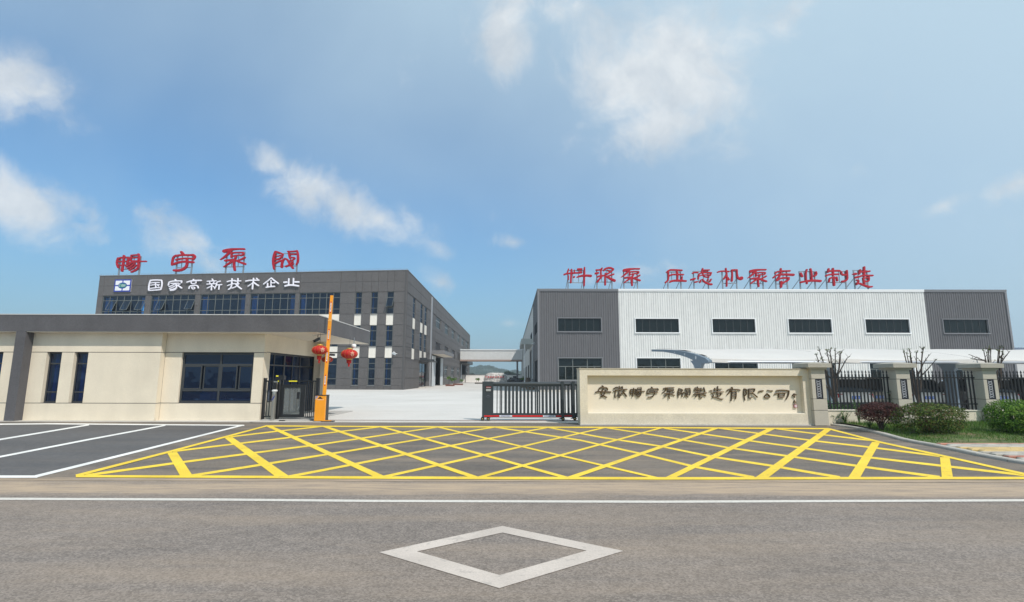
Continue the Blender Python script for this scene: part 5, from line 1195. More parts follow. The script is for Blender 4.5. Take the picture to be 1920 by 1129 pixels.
G['zao'] = norm_glyph([((10, 48, 40), 925,235, 985,230, 1005,230), (38, 992,310, 1058,296), (26, 1020,366, 1080,390, 1022,438), ((24, 28, 34, 36, 28), 1020,470, 1062,432, 1180,482, 1300,525, 1360,516), (34, 1095,142, 1076,230), (28, 1082,186, 1310,170), (38, 1185,80, 1185,280), (30, 1062,300, 1140,266, 1375,266), (32, 1166,326, 1185,440), (24, 1172,320, 1290,316), (30, 1290,302, 1295,370, 1268,400, 1192,400)])
G['an'] = norm_glyph([(40, 312,138, 345,165), (30, 192,280, 240,182, 340,188, 470,192, 468,262), ((30, 30, 34, 36), 108,335, 180,305, 300,308, 568,322), (32, 350,226, 272,320, 282,392, 350,432, 446,478), (32, 402,262, 390,360, 330,440, 262,464)])
G['hui'] = norm_glyph([(28, 740,176, 652,224), (26, 652,300, 728,280), (28, 706,290, 690,486), (22, 822,142, 830,200), (22, 770,172, 780,212, 880,204, 880,162), (24, 702,262, 860,250, 1060,236), (24, 860,262, 782,320, 868,350), (28, 812,360, 815,496), (20, 762,400, 756,448), (20, 860,400, 862,446), (24, 920,158, 922,230), (28, 968,250, 960,350, 880,378), (34, 922,302, 980,362, 1042,446)])
G['zhi2'] = norm_glyph([(26, 1190,192, 1182,280), (24, 1152,280, 1330,242), (30, 1250,168, 1258,330), (22, 1160,222, 1320,208), (26, 1360,202, 1360,292), (28, 1440,188, 1462,260, 1480,338), (20, 1332,262, 1420,250), (28, 1132,400, 1200,368, 1350,356, 1526,346), (28, 1262,390, 1192,458), (32, 1310,372, 1312,470, 1346,512, 1382,486), (22, 1352,412, 1420,390), (28, 1412,390, 1502,438), (22, 1190,320, 1330,305)])
G['you'] = norm_glyph([(26, 692,290, 750,242, 840,226), ((58, 48, 20), 848,196, 842,240, 702,408), ((26, 28, 30), 882,236, 1000,240, 1096,264), (28, 842,290, 836,480, 822,585), (24, 852,302, 968,302), (28, 970,302, 974,430, 952,530), (20, 870,376, 950,372), (20, 862,450, 950,442)])
G['xian'] = norm_glyph([(28, 1216,228, 1202,350, 1214,470, 1238,564), (28, 1222,226, 1298,242, 1262,310, 1298,365, 1242,430), (30, 1350,262, 1358,500), (26, 1332,242, 1400,222, 1518,222), (30, 1528,228, 1528,282, 1480,330), (20, 1372,286, 1468,282), (24, 1372,346, 1478,336), (24, 1362,508, 1450,480), (32, 1450,342, 1520,402, 1604,476)])
G['gong'] = norm_glyph([(34, 374,320, 430,292, 506,286), ((16, 24, 36), 632,266, 700,280, 784,290), (32, 620,372, 512,488, 690,494, 712,450, 628,372)])
G['si'] = norm_glyph([(34, 902,290, 960,268, 1180,266, 1278,290), ((40, 36, 26), 1278,292, 1266,420, 1192,546), (28, 852,384, 930,352, 1186,350), (28, 972,372, 975,478), (18, 985,428, 1108,418), (26, 976,484, 1128,474), (24, 1148,372, 1132,448)])
G['sig1'] = norm_glyph([(20, 1430,372, 1382,428), (20, 1442,372, 1498,404), (24, 1432,392, 1450,488), (16, 1400,440, 1480,430)])
G['sig2'] = norm_glyph([(20, 1450,562, 1422,638), (18, 1440,602, 1496,600), (22, 1452,620, 1498,658), (16, 1424,642, 1488,635)])

def char_obj(gl, ox, oy, s, place_px, m, depth, name, label, cat, group, parent=None, bulge=.35, wsc=.98):
    """gl drawn in a window whose corner is (ox, oy) and whose magnification is s"""
    mb = MB()
    for k, st in enumerate(gl): stroke(mb, st, lambda x, y, n: place_px(ox + x / s, oy + y / s, n), k, depth, wsc, bulge)
    if parent is not None: return part(name, mb, m, parent)
    return single(name, mb, m, label, cat, group)

# --- white characters and emblem on the office facade
def plA(px, py, n): u, v = FA.uv(px, py, .12); return FA.pt(u, v, .12 + n)
WG = 'white characters on the grey facade'
wl_list = [('guo', 210, 460, 10.667, 'white wall character framed by a square, first beside the blue emblem'), ('jia', 210, 460, 10.667, 'white wall character with slanting strokes, second from the blue emblem'),
    ('gao', 210, 460, 10.667, 'tall-looking white wall character, third from the blue emblem'), ('xin', 170, 440, 4.571, 'dense two-part white wall character, fourth from the blue emblem'),
    ('ji', 400, 460, 10.667, 'two-part white wall character, fifth from the blue emblem'), ('shu', 400, 460, 10.667, 'white tree-shaped wall character with a dot, sixth from the emblem'),
    ('qi', 400, 460, 10.667, 'white wall character with a wide roof stroke, second from the right'), ('ye', 400, 460, 10.667, 'white wall character of two uprights on a base, furthest right')]
for k, ox, oy, s_, lab in wl_list: char_obj(G[k], ox, oy, s_, plA, WHITE_LET, .14, 'wall_character', lab, 'sign character', WG)
# emblem: white panel with blue cross frame and green oval
def e8(x, y): return FA.uv(210 + x / 10.667, 460 + y / 10.667, .1)
e0 = e8(42, 935); e1 = e8(405, 682)
em = thing('emblem_panel', 'square blue and white emblem with green oval on the grey facade', 'sign', FA.pt((e0[0] + e1[0]) / 2, e0[1], .1))
uu0, uu1, vv0, vv1 = e8(58, 800)[0], e8(390, 800)[0], e0[1], e1[1]
WE, HE = uu1 - uu0, vv1 - vv0
mb = MB(); mb.fbox(FA, uu0, uu1, vv0, vv1, .02, .18); part('panel_box', mb, mat('emblem_grey', (.3, .3, .3), .5), em)
BLU = mat('emblem_blue', (.012, .04, .36), .45)
mb = MB(); mb.fbox(FA, uu0 + .01, uu1 - .01, vv0 + .01, vv1 - .01, .181, .2); part('blue_field', mb, BLU, em)
cxE, cyE = (uu0 + uu1) / 2, (vv0 + vv1) / 2; bE, gE = .07 * WE, .035 * WE
for sx_, sy_ in ((-1, -1), (1, -1), (1, 1), (-1, 1)):
    ax_, bx_ = (uu0 + bE, cxE - gE) if sx_ < 0 else (cxE + gE, uu1 - bE); ay_, by_ = (vv0 + bE, cyE - gE) if sy_ < 0 else (cyE + gE, vv1 - bE)
    pts = []; rx_, ry_ = .27 * WE, .25 * HE
    xin, yin = (bx_, by_) if sx_ < 0 and sy_ < 0 else ((ax_, by_) if sy_ < 0 else ((ax_, ay_) if sx_ > 0 else (bx_, ay_)))
    xo = ax_ if sx_ < 0 else bx_; yo = ay_ if sy_ < 0 else by_
    def arc(t): return (cxE + sx_ * rx_ * math.cos(t), cyE + sy_ * ry_ * math.sin(t))
    ts = [math.asin(min(1, gE / ry_)) + (math.acos(min(1, gE / rx_)) - math.asin(min(1, gE / ry_))) * q / 6 for q in range(7)]
    pts = [(xo, yo), (xo, yin)] + [arc(t) for t in ts] + [(xin, yo)]
    mb = MB(); mb.prism([FA.pt(u, v, .201) for u, v in pts], FA.N * .012); part('white_field', mb, PAPER, em)
mb = MB(); mb.prism([FA.pt(cxE + .235 * WE * math.cos(q * math.pi / 16), cyE + .17 * HE * math.sin(q * math.pi / 16), .2015) for q in range(32)], FA.N * .02); part('green_oval', mb, mat('emblem_green', (.01, .22, .17), .45), em)
mb = MB()   # lettering CYBY, built from bars
lw_, lh_ = .075 * WE, .17 * HE
def seg(x0, y0, x1, y1): mb.bar(FA.pt(x0, y0, .226), FA.pt(x1, y1, .226), .016 * WE, .02)
for i, ch in enumerate('CYBY'):
    x = cxE - .195 * WE + i * .102 * WE; y = cyE - lh_ / 2; xr_ = x + lw_; yt_ = y + lh_; ym_ = cyE
    if ch == 'C': seg(xr_, yt_, x, yt_); seg(x, yt_, x, y); seg(x, y, xr_, y)
    if ch == 'Y': seg(x, yt_, (x + xr_) / 2, ym_); seg(xr_, yt_, (x + xr_) / 2, ym_); seg((x + xr_) / 2, ym_, (x + xr_) / 2, y)
    if ch == 'B': seg(x, y, x, yt_); seg(x, yt_, xr_, yt_); seg(x, ym_, xr_, ym_); seg(x, y, xr_, y); seg(xr_, y, xr_, yt_)
part('lettering', mb, PAPER, em)

# --- red rooftop characters
def roofsign(key, ox, oy, s_, fr, nback, posts, pw, label, group, roofz, brace, gl=None):
    gl = gl or G[key]
    def pl(px, py, n): u, v = fr.uv(px, py, -nback); return fr.pt(u, v, -nback + n)
    x0, x1, y0, y1 = glyph_box(gl)
    c = pl(ox + (x0 + x1) / 2 / s_, oy + y1 / s_, 0)
    t = thing('rooftop_character', label, 'sign character', Vector((c.x, c.y, roofz)), group)
    char_obj(gl, ox, oy, s_, pl, RED, .22, 'character_face', '', '', '', t, .1, 1.0 if key == 'chang' else (1.14 if ox < 800 else 1.3))
    yt_ = oy + y0 / s_; yb_ = oy + y1 / s_
    us = [fr.uv(p, (yt_ + yb_) / 2 + 10, -nback)[0] for p in posts]; zt_ = pl((posts[0] + posts[1]) / 2, yt_ + (yb_ - yt_) * .12, 0).z; zb_ = pl((posts[0] + posts[1]) / 2, yt_ + (yb_ - yt_) * .82, 0).z
    for u in us:
        mb = MB(); a, b = fr.pt(u, roofz, -nback - .12), fr.pt(u, zt_, -nback - .12); mb.bar(a, b, pw); part('post', mb, STEEL, t)
        if brace:
            mid = fr.pt(u, roofz + (zt_ - roofz) * .62, -nback - .18); foot = fr.pt(u - .15, roofz - .1, -nback - brace)
            mb = MB(); mb.bar(mid, foot, pw * .5); j = mid.lerp(foot, .72); mb.bar(j, fr.pt(u + .1, roofz - .1, -nback - brace * .5), pw * .42); part('brace', mb, STEEL, t)
    mb = MB(); mb.bar(fr.pt(us[0], zt_ - .05, -nback - .12), fr.pt(us[1], zt_ - .05, -nback - .12), pw * .7); mb.bar(fr.pt(us[0], zb_, -nback - .12), fr.pt(us[1], zb_, -nback - .12), pw * .7)
    um = (us[0] + us[1]) / 2; d_ = (us[1] - us[0]) * .18
    mb.bar(fr.pt(um - d_, zb_, -nback - .12), fr.pt(um - d_, zt_ - .05, -nback - .12), pw * .5); mb.bar(fr.pt(um + d_, zb_, -nback - .12), fr.pt(um + d_, zt_ - .05, -nback - .12), pw * .5)
    part('cross_frame', mb, STEEL, t)
GR1 = 'red characters on the office roof'; GR2 = 'red characters on the warehouse roof'
for k, ox, ps, lab in (('chang', 210, (222.5, 260.5), 'red office-roof character with a long dash to its right, furthest left'), ('yu', 210, (330, 358.5), 'red office-roof character with open hooked base, second from left'),
                       ('beng', 400, (423, 456), 'red office-roof character standing highest, third from left'), ('fa', 400, (515.5, 556), 'red gate-shaped office-roof character, nearest the right corner')):
    roofsign(k, ox, 460, 10.667, FA, .7, ps, .17, lab, GR1, H1 + .05, 0)
def shifted(gl, dx, dy): return [[(x + dx, y + dy, w) for x, y, w in s_] for s_ in gl]
bengA = remap(G['beng'], glyph_box(G['beng']), (1372, 1795, 114, 488)); bengA = [[(x, y, w * 1.05) for x, y, w in s_] for s_ in bengA]
bengB = remap(G['beng'], glyph_box(G['beng']), (75, 492, 134, 508)); bengB = [[(x, y, w * 1.05) for x, y, w in s_] for s_ in bengB]
for k, ox, ps, lab, gl in (('liao', 1050, (1065, 1094.5), 'red warehouse-roof character furthest left, ending in a tall cross', None), ('jiang', 1050, (1119.5, 1147.5), 'dense red warehouse-roof character second from the left', None),
        ('b1', 1050, (1170, 1195.5), 'red warehouse-roof character third from left, just before the wide gap', bengA), ('ya', 1240, (1252.5, 1277), 'red warehouse-roof character just right of the wide gap', None),
        ('lv', 1240, (1301.5, 1328.5), 'red warehouse-roof character with many dots, second after the wide gap', None), ('ji2', 1240, (1355.5, 1382), 'red warehouse-roof character with a round-ended hook, third after the gap', None),
        ('b2', 1395, (1407.5, 1431.5), 'red warehouse-roof character with a flat top bar, fourth after the gap', bengB), ('zhuan', 1395, (1455.5, 1477), 'red warehouse-roof character with two long crossbars, fourth from the right', None),
        ('ye2', 1395, (1501, 1529), 'red warehouse-roof character of two uprights between dots, third from the right', None), ('zhi', 1520, (1551, 1587), 'red warehouse-roof character second from the right end', None),
        ('zao', 1520, (1603.5, 1628), 'red warehouse-roof character furthest right with a sweeping base stroke', None)):
    roofsign(k, ox, 495, 12.0, G1, .8, ps, .13, lab, GR2, H2 + .02, 3.0, gl)

# --- bronze characters standing off the recessed panel
def plW(px, py, n): u, v = FW.uv(px, py, -RD + .06); return FW.pt(u, v, -RD + .012 + n)
BG = 'bronze characters on the cream sign wall'
def br(key, ox, s_, lab, box=None, gl=None):
    gl = gl or G[key]
    if box: gl = remap(gl, glyph_box(gl), box); gl = [[(x, y, w * .92) for x, y, w in q] for q in gl]
    char_obj(gl, ox, 715, s_, plW, BRONZE, .03, 'bronze_character', lab, 'sign character', BG, None, 1.0, 1.16)
ordn = ['first from the left on the sign wall', 'second from the left on the sign wall', 'third from the left, with a long dash', 'fourth from the left, with an open hooked base', 'fifth from the left, with a flat top bar', 'sixth from the left, shaped like a gate',
        'seventh from the left, dense with short strokes', 'eighth from the left, with a long base sweep', 'ninth from the left, with a heavy round head', 'tenth from the left, fourth counted from the right', 'eleventh from the left, a small triangle under two dots', 'large one furthest right on the sign wall']
L_ = ['bronze calligraphy character, ' + o for o in ordn]
br('an', 1110, 16, L_[0]); br('hui', 1110, 16, L_[1])
br('chang', 1110, 16, L_[2], (1145, 1590, 180, 470)); br('yu', 1110, 16, L_[3], (1655, 2000, 175, 475))
br('beng', 1230, 16, L_[4], (185, 565, 188, 518)); br('fa', 1230, 16, L_[5], (665, 1035, 200, 490)); br('zhi2', 1230, 16, L_[6])
br('zao', 1320, 16, L_[7], (170, 595, 155, 535)); br('you', 1320, 16, L_[8]); br('xian', 1320, 16, L_[9]); br('gong', 1400, 16, L_[10]); br('si', 1400, 16, L_[11])
for k, lab in (('sig1', 'small upper bronze signature character right of the large ones'), ('sig2', 'small lower bronze signature character above the red and white seal')):
    char_obj(G[k], 1400, 715, 16, plW, BRONZE, .04, 'signature_character', lab, 'sign character', 'bronze signature characters', None, .5)
q0_ = plW(1400 + 1432 / 16, 715 + 790 / 16, 0); q1_ = plW(1400 + 1515 / 16, 715 + 700 / 16, 0)
sl = thing('signature_seal', 'tiny red and white square seal below the bronze signature', 'seal', ((q0_.x + q1_.x) / 2, q0_.y, q0_.z))
mb = MB(); mb.box(q0_.x, q1_.x, q0_.y - .045, q0_.y, q0_.z, q1_.z); part('seal_block', mb, mat('seal_red', (.30, .03, .04), .5), sl)
w4, h4 = (q1_.x - q0_.x), (q1_.z - q0_.z); mb = MB()
for i in range(2):
    for j in range(2): mb.box(q0_.x + w4 * (.12 + .42 * i), q0_.x + w4 * (.46 + .42 * i), q0_.y - .048, q0_.y - .0455, q0_.z + h4 * (.12 + .42 * j), q0_.z + h4 * (.46 + .42 * j))
part('white_squares', mb, mat('seal_white', (.78, .7, .78), .5), sl)

# ------------------------------------------------------------------ fence: stone piers, plinth walls, iron railings
YP = 18.58; PD = .72
pxs = [(1525, 1550), (1684, 1711), (1848.8, 1873.6)]
PXs = [(onY(a, 745, YP).x, onY(b, 745, YP).x) for a, b in pxs]
w_ = .5; PXs = [((a + b) / 2 - w_ / 2, (a + b) / 2 + w_ / 2) for a, b in PXs]; sp_ = PXs[2][0] - PXs[1][0]
PXs.append((PXs[2][0] + sp_, PXs[2][1] + sp_)); PXs.append((PXs[3][0] + sp_, PXs[3][1] + sp_))
pz = lambda py, px=1697: onY(px, py, YP).z
zc1, zc0, zs = pz(682), pz(689.5), pz(693.5)
gzs = [pz(770), pz(748.5), pz(711)]
plabs = ['stone fence pier standing against the right end of the sign wall', 'stone fence pier between the maroon bush and the wide clipped bush', 'stone fence pier rising left of the rightmost dense green bush', None, None]
PIERG = 'stone piers of the railing fence'
for k, (a, b) in enumerate(PXs):
    pr = thing('fence_pier', plabs[k] or ['stone fence pier next along the railing fence beyond the bushes', 'stone fence pier at the far end of the railing fence'][k - 3], 'pier', ((a + b) / 2, YP + PD / 2, 0), PIERG)
    zz = [0.02] + gzs + [zs]
    for i in range(4):
        g0, g1 = zz[i] + (.008 if i else 0), zz[i + 1] - (.008 if i < 3 else 0)
        mb = MB(); fb = Frame((a, YP), (b, YP))
        if i == 2:   # course with the lattice insert: recess between two stone cheeks
            m_ = (a + b) / 2; mb.box(a, m_ - .125, YP, YP + PD, g0, g1); mb.box(m_ + .125, b, YP, YP + PD, g0, g1); mb.box(m_ - .125, m_ + .125, YP + .05, YP + PD, g0, g1)
        else: mb.fbevel(fb, 0, b - a, g0, g1, -PD, 0, .006)
        part('stone_block', mb, PILLAR, pr)
        if i < 3: mb = MB(); mb.box(a + .008, b - .008, YP + .012, YP + PD - .01, zz[i + 1] - .008, zz[i + 1] + .008); part('mortar_joint', mb, LINE, pr)
    m_ = (a + b) / 2; g0, g1 = gzs[1] + .008, gzs[2] - .008
    mb = MB(); mb.box(m_ - .1245, m_ + .1245, YP + .03, YP + .0499, g0, g1); ins = part('lattice_panel', mb, mat('insert_navy', (.018, .02, .03), .5), pr)
    mb = MB(); mb.box(m_ - .1245, m_ - .095, YP + .005, YP + .0299, g0, g1); mb.box(m_ + .095, m_ + .1245, YP + .005, YP + .0299, g0, g1); mb.box(m_ - .0949, m_ + .0949, YP + .005, YP + .0299, g0, g0 + .03); mb.box(m_ - .0949, m_ + .0949, YP + .005, YP + .0299, g1 - .03, g1); part('lattice_frame', mb, mat('insert_navy', (.018, .02, .03), .5), ins)
    mb = MB(); n_ = 7; hh = (g1 - g0 - .08) / n_; wv = .15
    for q in range(n_):
        zc_ = g0 + .04 + hh * (q + .5); r_ = .011
        s1 = [(m_ - wv / 2, YP + .02, zc_ - hh * .45), (m_ - wv * .12, YP + .02, zc_ - hh * .12), (m_, YP + .02, zc_), (m_ + wv * .12, YP + .02, zc_ + hh * .12), (m_ + wv / 2, YP + .02, zc_ + hh * .45)]
        mb.tube(s1, r_ * .6, 4); mb.tube([(2 * m_ - x, y + .003, z) for x, y, z in s1], r_ * .6, 4)
        for sg_ in (-1, 1): mb.tube([(m_ + sg_ * wv * .28, YP + .017, zc_ + hh * .3), (m_ + sg_ * wv * .45, YP + .017, zc_), (m_ + sg_ * wv * .28, YP + .017, zc_ - hh * .3)], r_ * .5, 4)
    part('lattice', mb, mat('lattice_white', (.55, .57, .62), .45), ins)
    mb = MB(); mb.box(a - .05, b + .05, YP - .05, YP + PD + .05, zs + .001, zc0 - .001); part('cap_moulding', mb, PILLAR, pr)
    ov = .17
    mb = MB(); mb.hexa([(a - ov, YP - ov + .02, zc0), (b + ov, YP - ov + .02, zc0), (b + ov, YP + PD + ov, zc0), (a - ov, YP + PD + ov, zc0), (a - ov, YP - ov + .02, zc1), (b + ov, YP - ov + .02, zc1), (b + ov, YP + PD + ov, zc1), (a - ov, YP + PD + ov, zc1)]); part('cap', mb, CAPST, pr)
    mb = MB(); mb.hexa([(a - ov + .0, YP - ov + .02, zc1 + .001), (b + ov, YP - ov + .02, zc1 + .001), (b + ov, YP + PD + ov, zc1 + .001), (a - ov, YP + PD + ov, zc1 + .001), (a + .1, YP + .15, zc1 + .05), (b - .1, YP + .15, zc1 + .05), (b - .1, YP + PD - .15, zc1 + .05), (a + .1, YP + PD - .15, zc1 + .05)]); part('cap_slope', mb, CAPST, pr)
YR_ = 18.95
rz = lambda py: onY(1610, py, YR_).z
zb_, zr0, zr1, ztip = rz(768), rz(757), rz(708), rz(693.5)
flab = ['black iron railing panel on a low wall, beside the sign wall, maroon bush in front', 'black iron railing panel on a low wall, with the wide clipped bush in front', 'black iron railing panel on a low wall, behind the rightmost green bush', 'black iron railing panel beyond the rightmost green bush']
barme = None
for k in range(4):
    a, b = PXs[k][1], PXs[k + 1][0]
    f = thing('railing_fence', flab[k], 'fence', ((a + b) / 2, YR_, 0), 'railing panels between the piers')
    mb = MB(); mb.fbevel(Frame((a + .002, 18.82), (b - .002, 18.82)), 0, b - a - .004, .0, zb_ - .03, -.26, 0, .01); part('low_wall', mb, SIGNWALL, f)
    mb = MB(); mb.box(a + .002, b - .002, 18.79, 19.11, zb_ - .029, zb_); part('low_wall_coping', mb, mat('ledge_white', (.75, .70, .6), .7), f)
    for z in (zr0, zr1): mb = MB(); mb.box(a - .0, b, YR_ - .028, YR_ + .028, z - .02, z + .02); part('rail', mb, BLACKM, f)
    n_ = round((b - a) / .128)
    for i in range(n_):
        x = a + (b - a) * (i + .5) / n_
        if barme is None:
            m2 = MB(); m2.box(x - .019, x + .019, YR_ - .019, YR_ + .019, zb_ + .001, ztip - .16)
            m2.box(x - .012, x + .012, YR_ - .012, YR_ + .012, ztip - .159, ztip - .10)
            m2.box(x - .026, x + .026, YR_ - .018, YR_ + .018, ztip - .10, ztip - .085)
            m2.add([(x - .02, YR_ - .02, ztip - .084), (x + .02, YR_ - .02, ztip - .084), (x + .02, YR_ + .02, ztip - .084), (x - .02, YR_ + .02, ztip - .084), (x, YR_, ztip)], [(0, 1, 4), (1, 2, 4), (2, 3, 4), (3, 0, 4), (3, 2, 1, 0)])
            o = part('bar', m2, BLACKM, f); barme = o.data; bx0 = x - base_of(f).x
            for v in barme.vertices: v.co.x -= bx0
            o.location.x = bx0
        else:
            o = bpy.data.objects.new('bar', barme); COL.objects.link(o); o.parent = f; o.location = (x - f.location.x, 0, 0)

# ------------------------------------------------------------------ carport with white membrane
XC0 = 9.25; YC0, YC1 = 24.6, 34.5
cp = thing('carport', 'long carport with white membrane roof on curved grey-blue steel arms', 'carport', (XC0 + 20, 28, 0))
def armprof():
    """curved arm in the plane across the carport, (y, ztop, zbottom)"""
    pxp = [(1331, 676, 679.5), (1325, 671, 682), (1315, 667.3, 680), (1303, 663.5, 676), (1290, 660.3, 670), (1277, 657.9, 666), (1262, 656.3, 662.3), (1246, 655.5, 659.8), (1224, 655.3, 659.3)]
    out = []
    for x, t_, b_ in pxp:
        p = onX(x, t_, XC0); q = onX(x, b_, XC0); out.append((p.y, p.z, q.z))
    return out
AP = armprof()
def arm_at(x):
    mb = MB(); w = .09
    for (y0, t0_, b0_), (y1, t1_, b1_) in zip(AP, AP[1:]):
        mb.hexa([(x - w, y0, b0_), (x + w, y0, b0_), (x + w, y1, b1_), (x - w, y1, b1_), (x - w, y0, t0_), (x + w, y0, t0_), (x + w, y1, t1_), (x - w, y1, t1_)])
    ar_ = part('arm', mb, CARPST, cp)
    p0, p1 = onX(1317, 690, XC0).y, onX(1304, 690, XC0).y
    ym = (p0 + p1) / 2; zt__ = onX(1311, 677, XC0).z; mb = MB(); lv = []
    for z, hw in ((0.012, .30), (1.5, .30), (zt__ - .45, .32), (zt__ - .2, .5), (zt__ + .05, .95)): lv.append([(x - .08, ym - hw, z), (x + .08, ym - hw, z), (x + .08, ym + hw, z), (x - .08, ym + hw, z)])
    for a, b in zip(lv, lv[1:]): mb.hexa(a + b)
    part('column', mb, CARPST, cp)
    for (px, py, r_) in ((1308, 670.5, .09), (1287, 664.3, .06), (1268, 660.8, .045)):
        mb = MB(); p = onX(px, py, XC0); mb.tube([(x - w - .003, p.y, p.z), (x - w - .001, p.y, p.z)], r_, 10); part('painted_arm_hole', mb, mat('hole_light', (.7, .7, .7), .6), ar_)  # arm is solid: pale discs paint the light seen through its holes
for k in range(7): arm_at(XC0 + k * 6.2)
def memb(name, x0, x1, first):
    mb = MB(); NXm, NYm = 12, 10; P_ = []
    def zy(t):   # roof height along the arm
        i = t * (len(AP) - 1); j = min(int(i), len(AP) - 2); f_ = i - j; return (AP[j][0] * (1 - f_) + AP[j + 1][0] * f_, AP[j][1] * (1 - f_) + AP[j + 1][1] * f_)
    for j in range(NYm + 1):
        for i in range(NXm + 1):
            s_ = i / NXm; y, z = zy(j / NYm); sag = math.sin(math.pi * s_) * (.10 + .0 * j) * (1 if 0 < j < NYm else .55)
            if j == 0: y += .22 * math.sin(math.pi * s_); z += .03
            P_.append((x0 + (x1 - x0) * s_, y, z + .06 - sag))
    fs = [(j * (NXm + 1) + i, j * (NXm + 1) + i + 1, (j + 1) * (NXm + 1) + i + 1, (j + 1) * (NXm + 1) + i) for j in range(NYm) for i in range(NXm)]
    mb.add(P_, fs); n0 = len(P_); 
    hem = [(P_[i][0], P_[i][1] - .02, P_[i][2] - .17) for i in range(NXm + 1)]; b0 = len(mb.v)
    mb.add([P_[i] for i in range(NXm + 1)] + hem, [(i, NXm + 1 + i, NXm + 2 + i, i + 1) for i in range(NXm)])
    return part(name, mb, MEMBRANE, cp, smooth=True)
for k in range(6): memb('membrane', XC0 + .1 + k * 6.2, XC0 + .1 + (k + 1) * 6.2 - .05, k == 0)
mb = MB(); y_, z_ = AP[0][0] + .12, AP[0][1] - .06; mb.tube([(XC0, y_, z_), (XC0 + 37.3, y_, z_)], .06, 8); mb.tube([(XC0, AP[4][0], AP[4][2] + .1), (XC0 + 37.3, AP[4][0], AP[4][2] + .1)], .05, 8); mb.tube([(XC0, AP[-1][0], AP[-1][1] - .08), (XC0 + 37.3, AP[-1][0], AP[-1][1] - .08)], .05, 8); part('edge_tube', mb, STEEL, cp)

